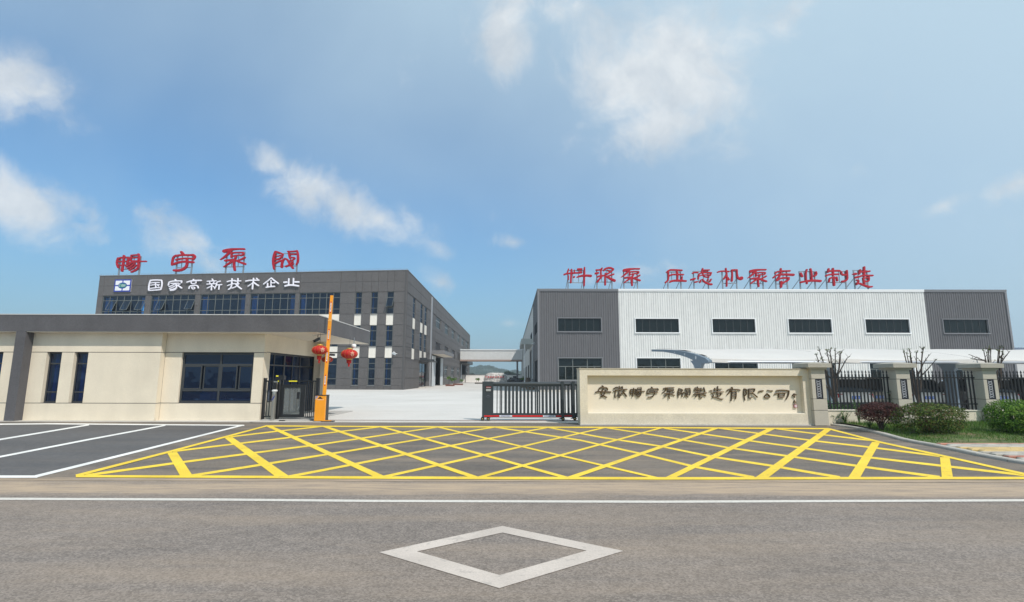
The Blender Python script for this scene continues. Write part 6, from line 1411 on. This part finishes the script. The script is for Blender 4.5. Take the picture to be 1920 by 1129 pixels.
# ------------------------------------------------------------------ parked cars seen through the railings
CG = glass('car_glass', (.10, .12, .13), 1.2, (.008, .009, .01), .75)
TYRE = mat('tyre', (.018, .018, .018), .8)
def car(x, y, body, label, suv=True, width=1.84, L=4.6, H=1.68, platecol=None):
    t = thing('parked_car', label, 'car', (x, y, .012), 'cars parked under the carport')
    hb = 1.02 if suv else .92; w = width / 2
    def loft(sections, name, m, par=t, smooth=True):
        mb = MB(); vs = []; n = len(sections[0])
        for s_ in sections: vs += [Vector((x + a, y + b, c + .012)) for a, b, c in s_]
        fs = [(i * n + j, i * n + (j + 1) % n, (i + 1) * n + (j + 1) % n, (i + 1) * n + j) for i in range(len(sections) - 1) for j in range(n)]
        fs += [tuple(range(n - 1, -1, -1)), tuple(range((len(sections) - 1) * n, len(sections) * n))]
        mb.add(vs, fs); o = part(name, mb, m, par); o.data.shade_smooth() if smooth else None
        if smooth: o.data.set_sharp_from_angle(angle=R(38))
        return o
    def ring(yy, zb, zt_, hw, hwb):
        return [(-hwb, yy, zb), (-hw, yy, zb + .18), (-hw, yy, zt_ - .14), (-hw + .05, yy, zt_ - .03), (-hw + .16, yy, zt_), (hw - .16, yy, zt_), (hw - .05, yy, zt_ - .03), (hw, yy, zt_ - .14), (hw, yy, zb + .18), (hwb, yy, zb)]
    loft([ring(0, .42, .78, w * .86, w * .8), ring(.05, .30, .92, w * .95, w * .88), ring(.16, .25, hb - .02, w * .985, w * .9), ring(.8, .22, hb, w, w * .92), ring(2.4, .22, hb - .02, w, w * .92), ring(3.5, .22, hb - .06, w * .99, w * .92), ring(4.25, .25, hb - .2, w * .94, w * .86), ring(L, .36, hb - .36, w * .78, w * .72)], 'body', body)
    def ring2(yy, zb, zt_, wb, wt): return [(-wb, yy, zb), (-wt, yy, zt_ - .08), (-wt + .1, yy, zt_), (wt - .1, yy, zt_), (wt, yy, zt_ - .08), (wb, yy, zb)]
    y0 = .12 if suv else .75
    cabin = loft([ring2(y0, hb - .03, hb + .04, w * .93, w * .9), ring2(y0 + (.22 if suv else .5), hb - .03, H - .09, w * .93, w * .76), ring2(y0 + .5, hb - .03, H - .03, w * .94, w * .78), ring2(2.0, hb - .03, H - .03, w * .94, w * .78), ring2(2.9, hb - .05, H - .12, w * .94, w * .76), ring2(3.65, hb - .07, hb, w * .93, w * .9)], 'greenhouse', CG)
    mb = MB(); mb.add([(x - w * .77, y + y0 + .15, H - .055), (x + w * .77, y + y0 + .15, H - .055), (x + w * .79, y + 2.2, H + .004), (x - w * .79, y + 2.2, H + .004), (x - w * .74, y + y0 + .18, H + .0), (x + w * .74, y + y0 + .18, H + .0), (x + w * .72, y + 2.15, H + .04), (x - w * .72, y + 2.15, H + .04)], [(0, 3, 2, 1), (4, 5, 6, 7), (0, 1, 5, 4), (1, 2, 6, 5), (2, 3, 7, 6), (3, 0, 4, 7)]); part('roof', mb, body, t)
    for sgn in (-1, 1):
        mb = MB(); mb.prism([(x + sgn * w * .96, y + .035, .72), (x + sgn * w * .70, y + .01, .74), (x + sgn * w * .72, y + .03, .90), (x + sgn * w * .94, y + .05, .92)] if sgn > 0 else [(x + sgn * w * .94, y + .05, .92), (x + sgn * w * .72, y + .03, .90), (x + sgn * w * .70, y + .01, .74), (x + sgn * w * .96, y + .035, .72)], (0, .12, 0)); part('tail_light', mb, mat('tail_lens', (.32, .012, .015), .2), t)
        for yy in (.85, 3.65):
            mb = MB(); mb.tube([(x + sgn * (w - .21), y + yy, .345), (x + sgn * (w + .005), y + yy, .345)], .333, 20); wh = part('wheel', mb, TYRE, t)
            mb = MB(); mb.tube([(x + sgn * (w + .006), y + yy, .345), (x + sgn * (w + .016), y + yy, .345)], .21, 12); part('rim', mb, mat('rim_silver', (.4, .4, .42), .35, metal=.7), wh)
        mb = MB(); mb.hexa([(x + sgn * (w + .01), y + 2.75, hb + .02), (x + sgn * (w + .2), y + 2.75, hb + .02), (x + sgn * (w + .2), y + 2.87, hb + .02), (x + sgn * (w + .01), y + 2.87, hb + .02), (x + sgn * (w + .01), y + 2.76, hb + .16), (x + sgn * (w + .19), y + 2.76, hb + .16), (x + sgn * (w + .19), y + 2.86, hb + .16), (x + sgn * (w + .01), y + 2.86, hb + .16)]); part('door_mirror', mb, body, t)
    mb = MB(); mb.box(x - w * .86, x + w * .86, y - .03, y + .08, .27, .50); part('bumper', mb, mat('bumper_black', (.03, .03, .032), .6), t)
    mb = MB(); mb.box(x - .22, x + .22, y - .025, y + .03, .66, .80); pl_ = part('number_plate', mb, platecol or mat('plate_blue', (.02, .11, .48), .4), t)
    mb = MB()
    for i in range(6): xx = x - .19 + i * .065 + (.02 if i > 1 else 0); mb.box(xx, xx + .012, y - .03, y - .0255, .69, .77); mb.box(xx + .0125, xx + .035, y - .03, y - .0255, .758, .77); mb.box(xx + .0125, xx + .032, y - .03, y - .0255, .69, .70)
    part('plate_characters', mb, PAPER, pl_)
CARW = mat('pearl_car_paint', (.62, .62, .60), .3, coat=.8); CARS = mat('silver_car_paint', (.40, .40, .40), .3, metal=.3, coat=.8); CARD = mat('charcoal_car_paint', (.06, .06, .065), .3, coat=.8); CARG = mat('champagne_car_paint', (.34, .31, .26), .3, metal=.2, coat=.8)
yc = 25.8
cx_ = lambda px: onY(px, 735, yc).x
car(cx_(1605), yc, CARW, 'white car with blue plate behind the railing nearest the sign wall'); car(cx_(1660) + .35, yc + .9, CARG, 'champagne car parked between the two white cars behind the railing', H=1.72)
car(cx_(1742), yc, CARW, 'white car with blue plate behind the railing of the wide clipped bush', H=1.66); car(cx_(1797), yc + 1.6, CARD, 'charcoal car behind the right part of the middle railing panel', False, H=1.5)
car(cx_(1880), yc, CARS, 'silver car behind the rightmost railing panel', H=1.66); car(cx_(1880) + 2.6, yc + .3, CARD, 'dark car furthest right behind the railing')

# ------------------------------------------------------------------ pollarded trees, shrubs, hedge bushes
def leafy(mb, c, n, rad, ls, flat=.5):
    for _ in range(n):
        d = Vector((random.gauss(0, 1), random.gauss(0, 1), random.gauss(0, 1))); d.normalize(); p = c + Vector((d.x * rad[0], d.y * rad[1], d.z * rad[2])) * random.random() ** .4
        a = Vector((random.gauss(0, 1), random.gauss(0, 1), random.gauss(0, .6))).normalized(); b = a.cross(Vector((random.gauss(0, 1), random.gauss(0, 1), random.gauss(0, 1)))).normalized()
        l = ls * random.uniform(.6, 1.3); w = l * flat * .5
        mb.add([p - a * l * .5, p + b * w, p + a * l * .5, p - b * w], [(0, 1, 2, 3)])
def pollard(px, base_py_x, label, seed, stems, side_branch):
    random.seed(seed); Y = 20.6; p0 = onY(base_py_x, 760, Y); p0.z = 0.05
    t = thing('pollarded_tree', label, 'tree', (p0.x, Y, .012), 'pollarded trees behind the railings')
    z1 = .75; mb = MB(); mb.tube([(p0.x, Y, .0), (p0.x + .03, Y, .5), (p0.x, Y, z1)], [.07, .055, .06], 10); part('trunk', mb, BARK, t)
    lv = MB(); bm_ = MB()
    for (bx_, by_, yo) in stems:
        tip = onY(bx_, by_, Y + yo); b = Vector((p0.x, Y, z1 - .05)); mid = b.lerp(tip, .45) + Vector((random.uniform(-.05, .05) + (tip.x - b.x) * .12, 0, 0))
        bm_.tube([b, mid, b.lerp(tip, .75) + Vector((random.uniform(-.03, .03), 0, 0)), tip], [.038, .028, .020, .015], 6)
        for _ in range(random.randint(2, 4)):
            q = mid.lerp(tip, random.uniform(.5, 1)); e = q + Vector((random.uniform(-.16, .16), random.uniform(-.1, .1), random.uniform(.06, .2))); bm_.tube([q, e], [.012, .006], 4); leafy(lv, e, 3, (.03, .03, .03), .06)
        leafy(lv, tip, 9, (.07, .07, .06), .07)
    for pts in side_branch:
        P_ = [onY(x, y, Y - .1 * i) for i, (x, y) in enumerate(pts)]; bm_.tube(P_, [.028 - .018 * i / (len(P_) - 1) for i in range(len(P_))], 5)
        for _ in range(4):
            i = random.randint(0, len(P_) - 2); q = P_[i].lerp(P_[i + 1], random.random()); e = q + Vector((random.uniform(-.14, .14), 0, random.uniform(.04, .16))); bm_.tube([q, e], [.009, .004], 4)
        leafy(lv, P_[-1], 3, (.04, .04, .04), .06)
    part('branches', bm_, BARK, t); part('leaf_tufts', lv, LEAF_M, t)
pollard(0, 1567, 'bare pollarded tree behind the railing beside the sign wall', 31, [(1530, 664, 0), (1536, 656, .2), (1550, 657, .1), (1556, 655, -.1), (1557.5, 668, .3), (1566, 655, .2), (1575, 661, -.2), (1541, 672, 0)], [[(1566, 712), (1578, 690), (1588, 672), (1593, 668)], [(1568, 705), (1574, 690), (1577, 660)], [(1562, 715), (1550, 700), (1547, 690)]])
pollard(0, 1723, 'bare pollarded tree behind the railing, between second and third piers from the left', 32, [(1694, 657, 0), (1705, 655, .2), (1706, 668, -.1), (1718, 660, 0), (1731, 652, .2), (1729, 660, .1), (1700, 662, .1)], [[(1722, 702), (1732, 680), (1742, 666)], [(1724, 708), (1738, 694), (1750, 680), (1755, 675)]])
pollard(0, 1866, 'bare pollarded tree standing behind the rightmost stone pier', 33, [(1844, 656, 0), (1850, 660, .2), (1857, 655, -.1), (1853, 655, 0), (1875, 650, .2), (1882, 650, .1), (1880, 660, 0), (1872, 656, .1)], [[(1860, 700), (1846, 676), (1832, 671), (1818, 665)], [(1870, 690), (1884, 670), (1893, 659)], [(1846, 676), (1836, 675), (1822, 673)]])
# bushes
def bush(px, py_base, wpx, hpx, label, lm, seed, n, ls, stemvis, group=None, open_=.0, yo=0):
    random.seed(seed); p = onG(px, py_base); p.y += yo; k = p.y / FPX * .99; rx = wpx * k / 2 * .86; hh = hpx * k
    t = thing('bush', label, 'bush', (p.x, p.y, verge_h(p.x, p.y)), group); c = Vector((p.x, p.y, verge_h(p.x, p.y)))
    bm_ = MB(); lv = MB(); stem_pts = []
    nst = 14 if stemvis else 9
    for i in range(nst):
        a = random.uniform(0, 6.28); r = random.uniform(.25, .85); top = c + Vector((math.cos(a) * rx * r, math.sin(a) * rx * r * .8, hh * random.uniform(.55, .9)))
        m_ = c.lerp(top, .45) + Vector((-math.cos(a) * rx * .1, 0, hh * .03)); bm_.tube([c + Vector((random.uniform(-.05, .05), random.uniform(-.05, .05), -.03)), m_, top], [.018, .012, .005], 5); stem_pts.append((m_, top))
        for _ in range(5 if stemvis else 2):
            q = m_.lerp(top, random.random()); e = q + Vector((random.gauss(0, .2) * rx, random.gauss(0, .2) * rx, random.uniform(.05, .22) * hh)); bm_.tube([q, e], [.007, .003], 4)
    part('stems', bm_, BARK, t)
    base = hh * (.30 if stemvis else .06); cc = c + Vector((0, 0, base + (hh - base) * .46)); rz_ = (hh - base) * .54
    lumps = [(Vector((random.gauss(0, 1), random.gauss(0, 1), random.gauss(0, 1))).normalized(), random.uniform(.05, .16)) for _ in range(16)]
    cnt_ = 0
    while cnt_ < n:
        d = Vector((random.gauss(0, 1), random.gauss(0, 1), random.gauss(0, .9))).normalized(); bump_ = sum(a_ * max(0, d.dot(v_)) ** 6 for v_, a_ in lumps)
        gap = math.sin(d.x * 7 + seed) * math.sin(d.y * 6) * math.sin(d.z * 8 + 1)
        if gap > .38 - open_: continue
        rr = (random.random() ** (.28)) * (.90 + bump_) + random.gauss(0, .025)
        if stemvis and d.z < -.3 and random.random() < .6: continue
        # squared-off shoulders of a clipped bush
        e = Vector((abs(d.x) ** .85 * math.copysign(1, d.x), abs(d.y) ** .85 * math.copysign(1, d.y), abs(d.z) ** .8 * math.copysign(1, d.z)))
        p_ = cc + Vector((e.x * rx, e.y * rx * .8, e.z * rz_)) * rr
        if p_.z < c.z + .02: continue
        nrm = (d + Vector((random.gauss(0, .55), random.gauss(0, .55), random.gauss(0, .55) + .25))).normalized(); a = nrm.orthogonal().normalized(); a = (Matrix.Rotation(random.uniform(0, 6.28), 3, nrm) @ a); b = nrm.cross(a); l = ls * random.uniform(.6, 1.3); w = l * .26
        lv.add([p_ - a * l * .5, p_ - a * l * .05 + b * w + nrm * l * .06, p_ + a * l * .5, p_ - a * l * .05 - b * w + nrm * l * .06], [(0, 1, 2), (0, 2, 3)]); cnt_ += 1
    part('foliage', lv, lm, t); return t
BGp = 'clipped bushes on the verge'
bush(1654, 811, 88, 52, 'maroon-leaved bush with thin visible stems, nearest the sign wall', LEAF_R, 5, 6500, .05, True, BGp, .12)
bush(1749, 817, 120, 56, 'wide green and bronze clipped bush between two stone piers', LEAF_M, 6, 9500, .055, False, BGp, .02)
bush(1908, 817, 108, 62, 'dense bright green clipped bush at the right edge', LEAF_G, 7, 12000, .055, False, BGp, .0)
def sapling(px, py, h, spread, n, label, seed, lm=LEAF_Y, ls=.11):
    random.seed(seed); p = onG(px, py); z = verge_h(p.x, p.y); t = thing('small_plant', label, 'plant', (p.x, p.y, z)); c = Vector((p.x, p.y, z)); bm_ = MB(); lv = MB()
    for i in range(n):
        a = 6.28 * i / n + random.uniform(-.3, .3); tip = c + Vector((math.cos(a) * spread * random.uniform(.3, 1), math.sin(a) * spread * random.uniform(.3, 1), h * random.uniform(.6, 1))); bm_.tube([c - Vector((0, 0, .02)), c.lerp(tip, .5) + Vector((0, 0, .03)), tip], [.008, .006, .003], 4)
        for k in range(9):
            q = c.lerp(tip, .25 + .75 * k / 8); d = Vector((random.gauss(0, 1), random.gauss(0, 1), random.uniform(-.2, .8))).normalized(); s_ = d.cross(Vector((0, 0, 1))).normalized(); l = ls * random.uniform(.7, 1.2)
            lv.add([q, q + d * l * .45 + s_ * l * .17, q + d * l, q + d * l * .45 - s_ * l * .17], [(0, 1, 2, 3)])
    part('stems', bm_, LEAF_Y, t); part('leaves', lv, lm, t)
sapling(1585, 799, .42, .22, 12, 'low leafy green plant at the foot of the low wall, left of the maroon bush', 41)
sapling(1612, 801, .80, .16, 8, 'tall thin light green shoots left of the maroon bush', 42, ls=.12)
sapling(1568, 798, .25, .2, 8, 'smallest green weed clump beside the first stone pier', 43, ls=.08)
sapling(1631, 808, .38, .28, 12, 'green weeds spreading under the maroon bush', 44, ls=.09)
sapling(1722, 820, .3, .14, 7, 'grey-green broad-leaved weed in front of the wide bush', 45, LEAF_M, ls=.12)
sapling(1845, 799, .35, .25, 10, 'green weeds between the wide bush and the rightmost bush', 46, ls=.08)
random.seed(50)
for k, (px, lab) in enumerate(((1556, 'bright green shrub behind the railing, beside the first pier'), (1572, 'bright green shrub behind the railing, second from the first pier'), (1590, 'low bright shrub behind the railing under the white car'))):
    p = onY(px, 760, 19.9); t = thing('shrub', lab, 'shrub', (p.x, 19.9, .012), 'low shrubs behind the railing'); lv = MB(); bm_ = MB()
    for i in range(5): bm_.tube([(p.x, 19.9, .0), (p.x + random.uniform(-.12, .12), 19.9, .6)], [.01, .004], 4)
    leafy(lv, Vector((p.x, 19.9, .55 - .05 * k)), 420, (.2, .2, .32 - .03 * k), .07); part('stems', bm_, BARK, t); part('foliage', lv, LEAF_Y, t)
# creeper at the second pier
random.seed(52); mb = MB(); x_ = PXs[1][0]
for i in range(140):
    z = random.uniform(.3, 1.25); q = Vector((x_ - .06 + random.gauss(0, .04), 18.9 + random.gauss(0, .05), z)); leafy(mb, q, 1, (.02, .02, .02), .055)
v = thing('creeper', 'thin green creeper climbing beside the second stone pier', 'plant', (x_ - .05, 18.9, .1)); part('leaves', mb, LEAF_M, v); mb = MB(); mb.tube([(x_ - .05, 18.88, .1), (x_ - .09, 18.88, .6), (x_ - .04, 18.9, 1.25)], .005, 4); part('vine', mb, BARK, v)

# ------------------------------------------------------------------ far end of the yard: inscribed boulder, planters, plant
random.seed(61)
Yb = 138.0
bl = thing('inscribed_boulder', 'long pale boulder with red characters at the far end of the yard', 'boulder', (onY(930, 712, Yb).x, Yb, .012))
x0, x1 = onY(907, 706, Yb).x, onY(952, 706, Yb).x; zt_ = onY(930, 699.3, Yb).z
mb = MB(); nu, nv = 26, 9; vs = []
for j in range(nv + 1):
    for i in range(nu):
        a = 2 * math.pi * i / nu; v_ = j / nv; ph = v_ * math.pi / 2; cxx = (x0 + x1) / 2; sq = lambda q, e: math.copysign(abs(q) ** e, q)
        rr = math.cos(ph) ** .35 if j < nv else .2; n_ = 1 + random.uniform(-.06, .06)
        vs.append((cxx + (x1 - x0) / 2 * sq(math.cos(a), .75) * rr * n_, Yb + 1.2 * sq(math.sin(a), .8) * rr * n_, zt_ * math.sin(ph) ** .8 * random.uniform(.96, 1.03)))
mb.add(vs, [(j * nu + i, j * nu + (i + 1) % nu, (j + 1) * nu + (i + 1) % nu, (j + 1) * nu + i) for j in range(nv) for i in range(nu)] + [tuple(range(nv * nu, (nv + 1) * nu))])
part('stone', mb, mat('pale_rock', (.46, .455, .44), .9, var=.45, vscale=2.2, fine=.3, fscale=5, bump=1, bscale=3), bl)
mb = MB(); cw = (x1 - x0) * .80 / 8
for i in range(8):
    xx = x0 + (x1 - x0) * .11 + i * cw + (cw * .12 if i > 3 else -.05); zz = zt_ * .62; h_ = .30
    for (a, b, c, d) in ((-.3, .25, .3, .25), (0, .35, 0, -.35), (-.32, -.05, .34, 0), (-.05, 0, -.32, -.33), (.05, 0, .32, -.33)):
        if (i * 7 + int(a * 10)) % 5 == 0: continue
        mb.bar((xx + a * cw * .9, Yb - 1.33, zz + b * h_ * 2), (xx + c * cw * .9, Yb - 1.33, zz + d * h_ * 2), .10, .12, (0, 1, 0))
part('inscription', mb, mat('red_inscription', (.6, .01, .03), .5), bl)
def planter(px, py, Y, n, h, label, w=2.0, col=(.16, .06, .04)):
    p = onY(px, py, Y); x = p.x; t = thing('planter', label, 'planter', (x, Y, .012)); mb = MB(); mb.box(x - w / 2, x + w / 2, Y - .5, Y + .5, .012, .32); part('box', mb, mat('planter_brown%d' % int(col[0] * 100), col, .8), t)
    lv = MB(); bm_ = MB()
    for i in range(n):
        xx = x + random.uniform(-w * .35, w * .35); hh = h * random.uniform(.6, 1); bm_.tube([(xx, Y, .4), (xx, Y, .45 + hh * .6)], .04, 5); leafy(lv, Vector((xx, Y, .45 + hh * .8)), 60, (.45, .4, .3), .35, .35)
    part('stems', bm_, BARK, t); part('leaves', lv, LEAF_G, t)
planter(844, 715, 96, 2, 1.5, 'brown planter with a small palm by the office door', 1.6)
planter(859, 715, 108, 2, 1.0, 'brown planter with low plants nearer the bridge', 2.0)
planter(901, 712, 130, 2, 1.3, 'dark planter with a round shrub left of the boulder', 2.8, (.05, .04, .035))
planter(978, 712, 120, 4, 1.6, 'green planter in front of the warehouse side wall', 3.0, (.1, .09, .07))
# steel pump castings stored in front of the boulder
random.seed(66)
for k, (px, Y, s_, lab) in enumerate(((958, 126, 1.0, 'dark metal casting stacked right of the boulder, leftmost'), (965, 124, 1.2, 'dark metal casting stacked right of the boulder, tallest'), (971, 122, .9, 'dark metal casting beside the green planter'),
                                  (1000, 70, .9, 'grey covered machine near the warehouse corner'), (990, 84, 1.0, 'brown crate of castings along the warehouse side'))):
    x = onY(px, 712, Y).x; t = thing('metal_casting', lab, 'machine part', (x, Y, .012), 'castings stored in the yard')
    c_ = (.04, .04, .045) if k < 3 else ((.2, .2, .2) if k == 3 else (.14, .10, .07)); m = mat('casting_%s' % ('dark', 'grey', 'brown')[0 if k < 3 else k - 2], c_, .6)
    mb = MB(); mb.lathe((x, Y, .3 * s_), [(.1, 0), (.9 * s_, .1), (1.0 * s_, .6 * s_), (.6 * s_, .9 * s_), (.35 * s_, 1.0 * s_), (.35 * s_, 1.3 * s_)], 12); part('volute', mb, m, t)
    mb = MB(); mb.box(x - 1.1 * s_, x + 1.1 * s_, Y - .7, Y + .7, .012, .3 * s_); part('pallet', mb, mat('pallet_wood', (.2, .13, .08), .9), t)
    mb = MB(); mb.tube([(x, Y, .9 * s_), (x + 1.4 * s_, Y, .9 * s_)], .3 * s_, 10); part('outlet_pipe', mb, m, t)
# ------------------------------------------------------------------ trees on the skyline between the buildings
random.seed(71)
for k, (px, hpx, lab) in enumerate(((944, 8, 'distant round tree beyond the boundary wall, left of three'), (951, 11, 'tallest distant tree beyond the boundary wall'), (960, 9, 'distant tree beyond the boundary wall, right of the tallest'), (969, 8, 'distant tree beside the warehouse, beyond the boundary wall'), (884, 6, 'small distant tree beyond the wall beside the office building'))):
    Y = 330; x = onY(px, 706, Y).x; h = hpx * Y / FPX + 1.7; t = thing('distant_tree', lab, 'tree', (x, Y, 0), 'trees beyond the boundary wall')
    mb = MB(); mb.tube([(x, Y, 0), (x, Y, h * .6)], [.25, .12], 6); part('trunk', mb, BARK, t); lv = MB()
    for _ in range(9): c = Vector((x + random.uniform(-1.6, 1.6), Y, h * random.uniform(.5, .85))); leafy(lv, c, 60, (1.3, 1.2, 1.0), .8, .6)
    part('crown', lv, HILLM, t)
# ------------------------------------------------------------------ haze: still summer air over the whole site
mb = MB(); mb.box(-1300, 1300, -60, 1250, -1.0, 60)
hz_m = bpy.data.materials.new('summer_haze'); hz_m.use_nodes = True; N = hz_m.node_tree.nodes; N.remove(N['Principled BSDF'])
pv_ = N.new('ShaderNodeVolumePrincipled'); pv_.inputs['Color'].default_value = (.80, .90, 1, 1); pv_.inputs['Density'].default_value = .0006; pv_.inputs['Anisotropy'].default_value = .2
hz_m.node_tree.links.new(pv_.outputs[0], N['Material Output'].inputs['Volume'])
HAZE = True
if HAZE: o = part('haze', mb, hz_m, kind='stuff')
sc.cycles.volume_bounces = 0 if hasattr(sc, 'cycles') else 0
sc.cycles.max_bounces = 8; sc.cycles.transparent_max_bounces = 16
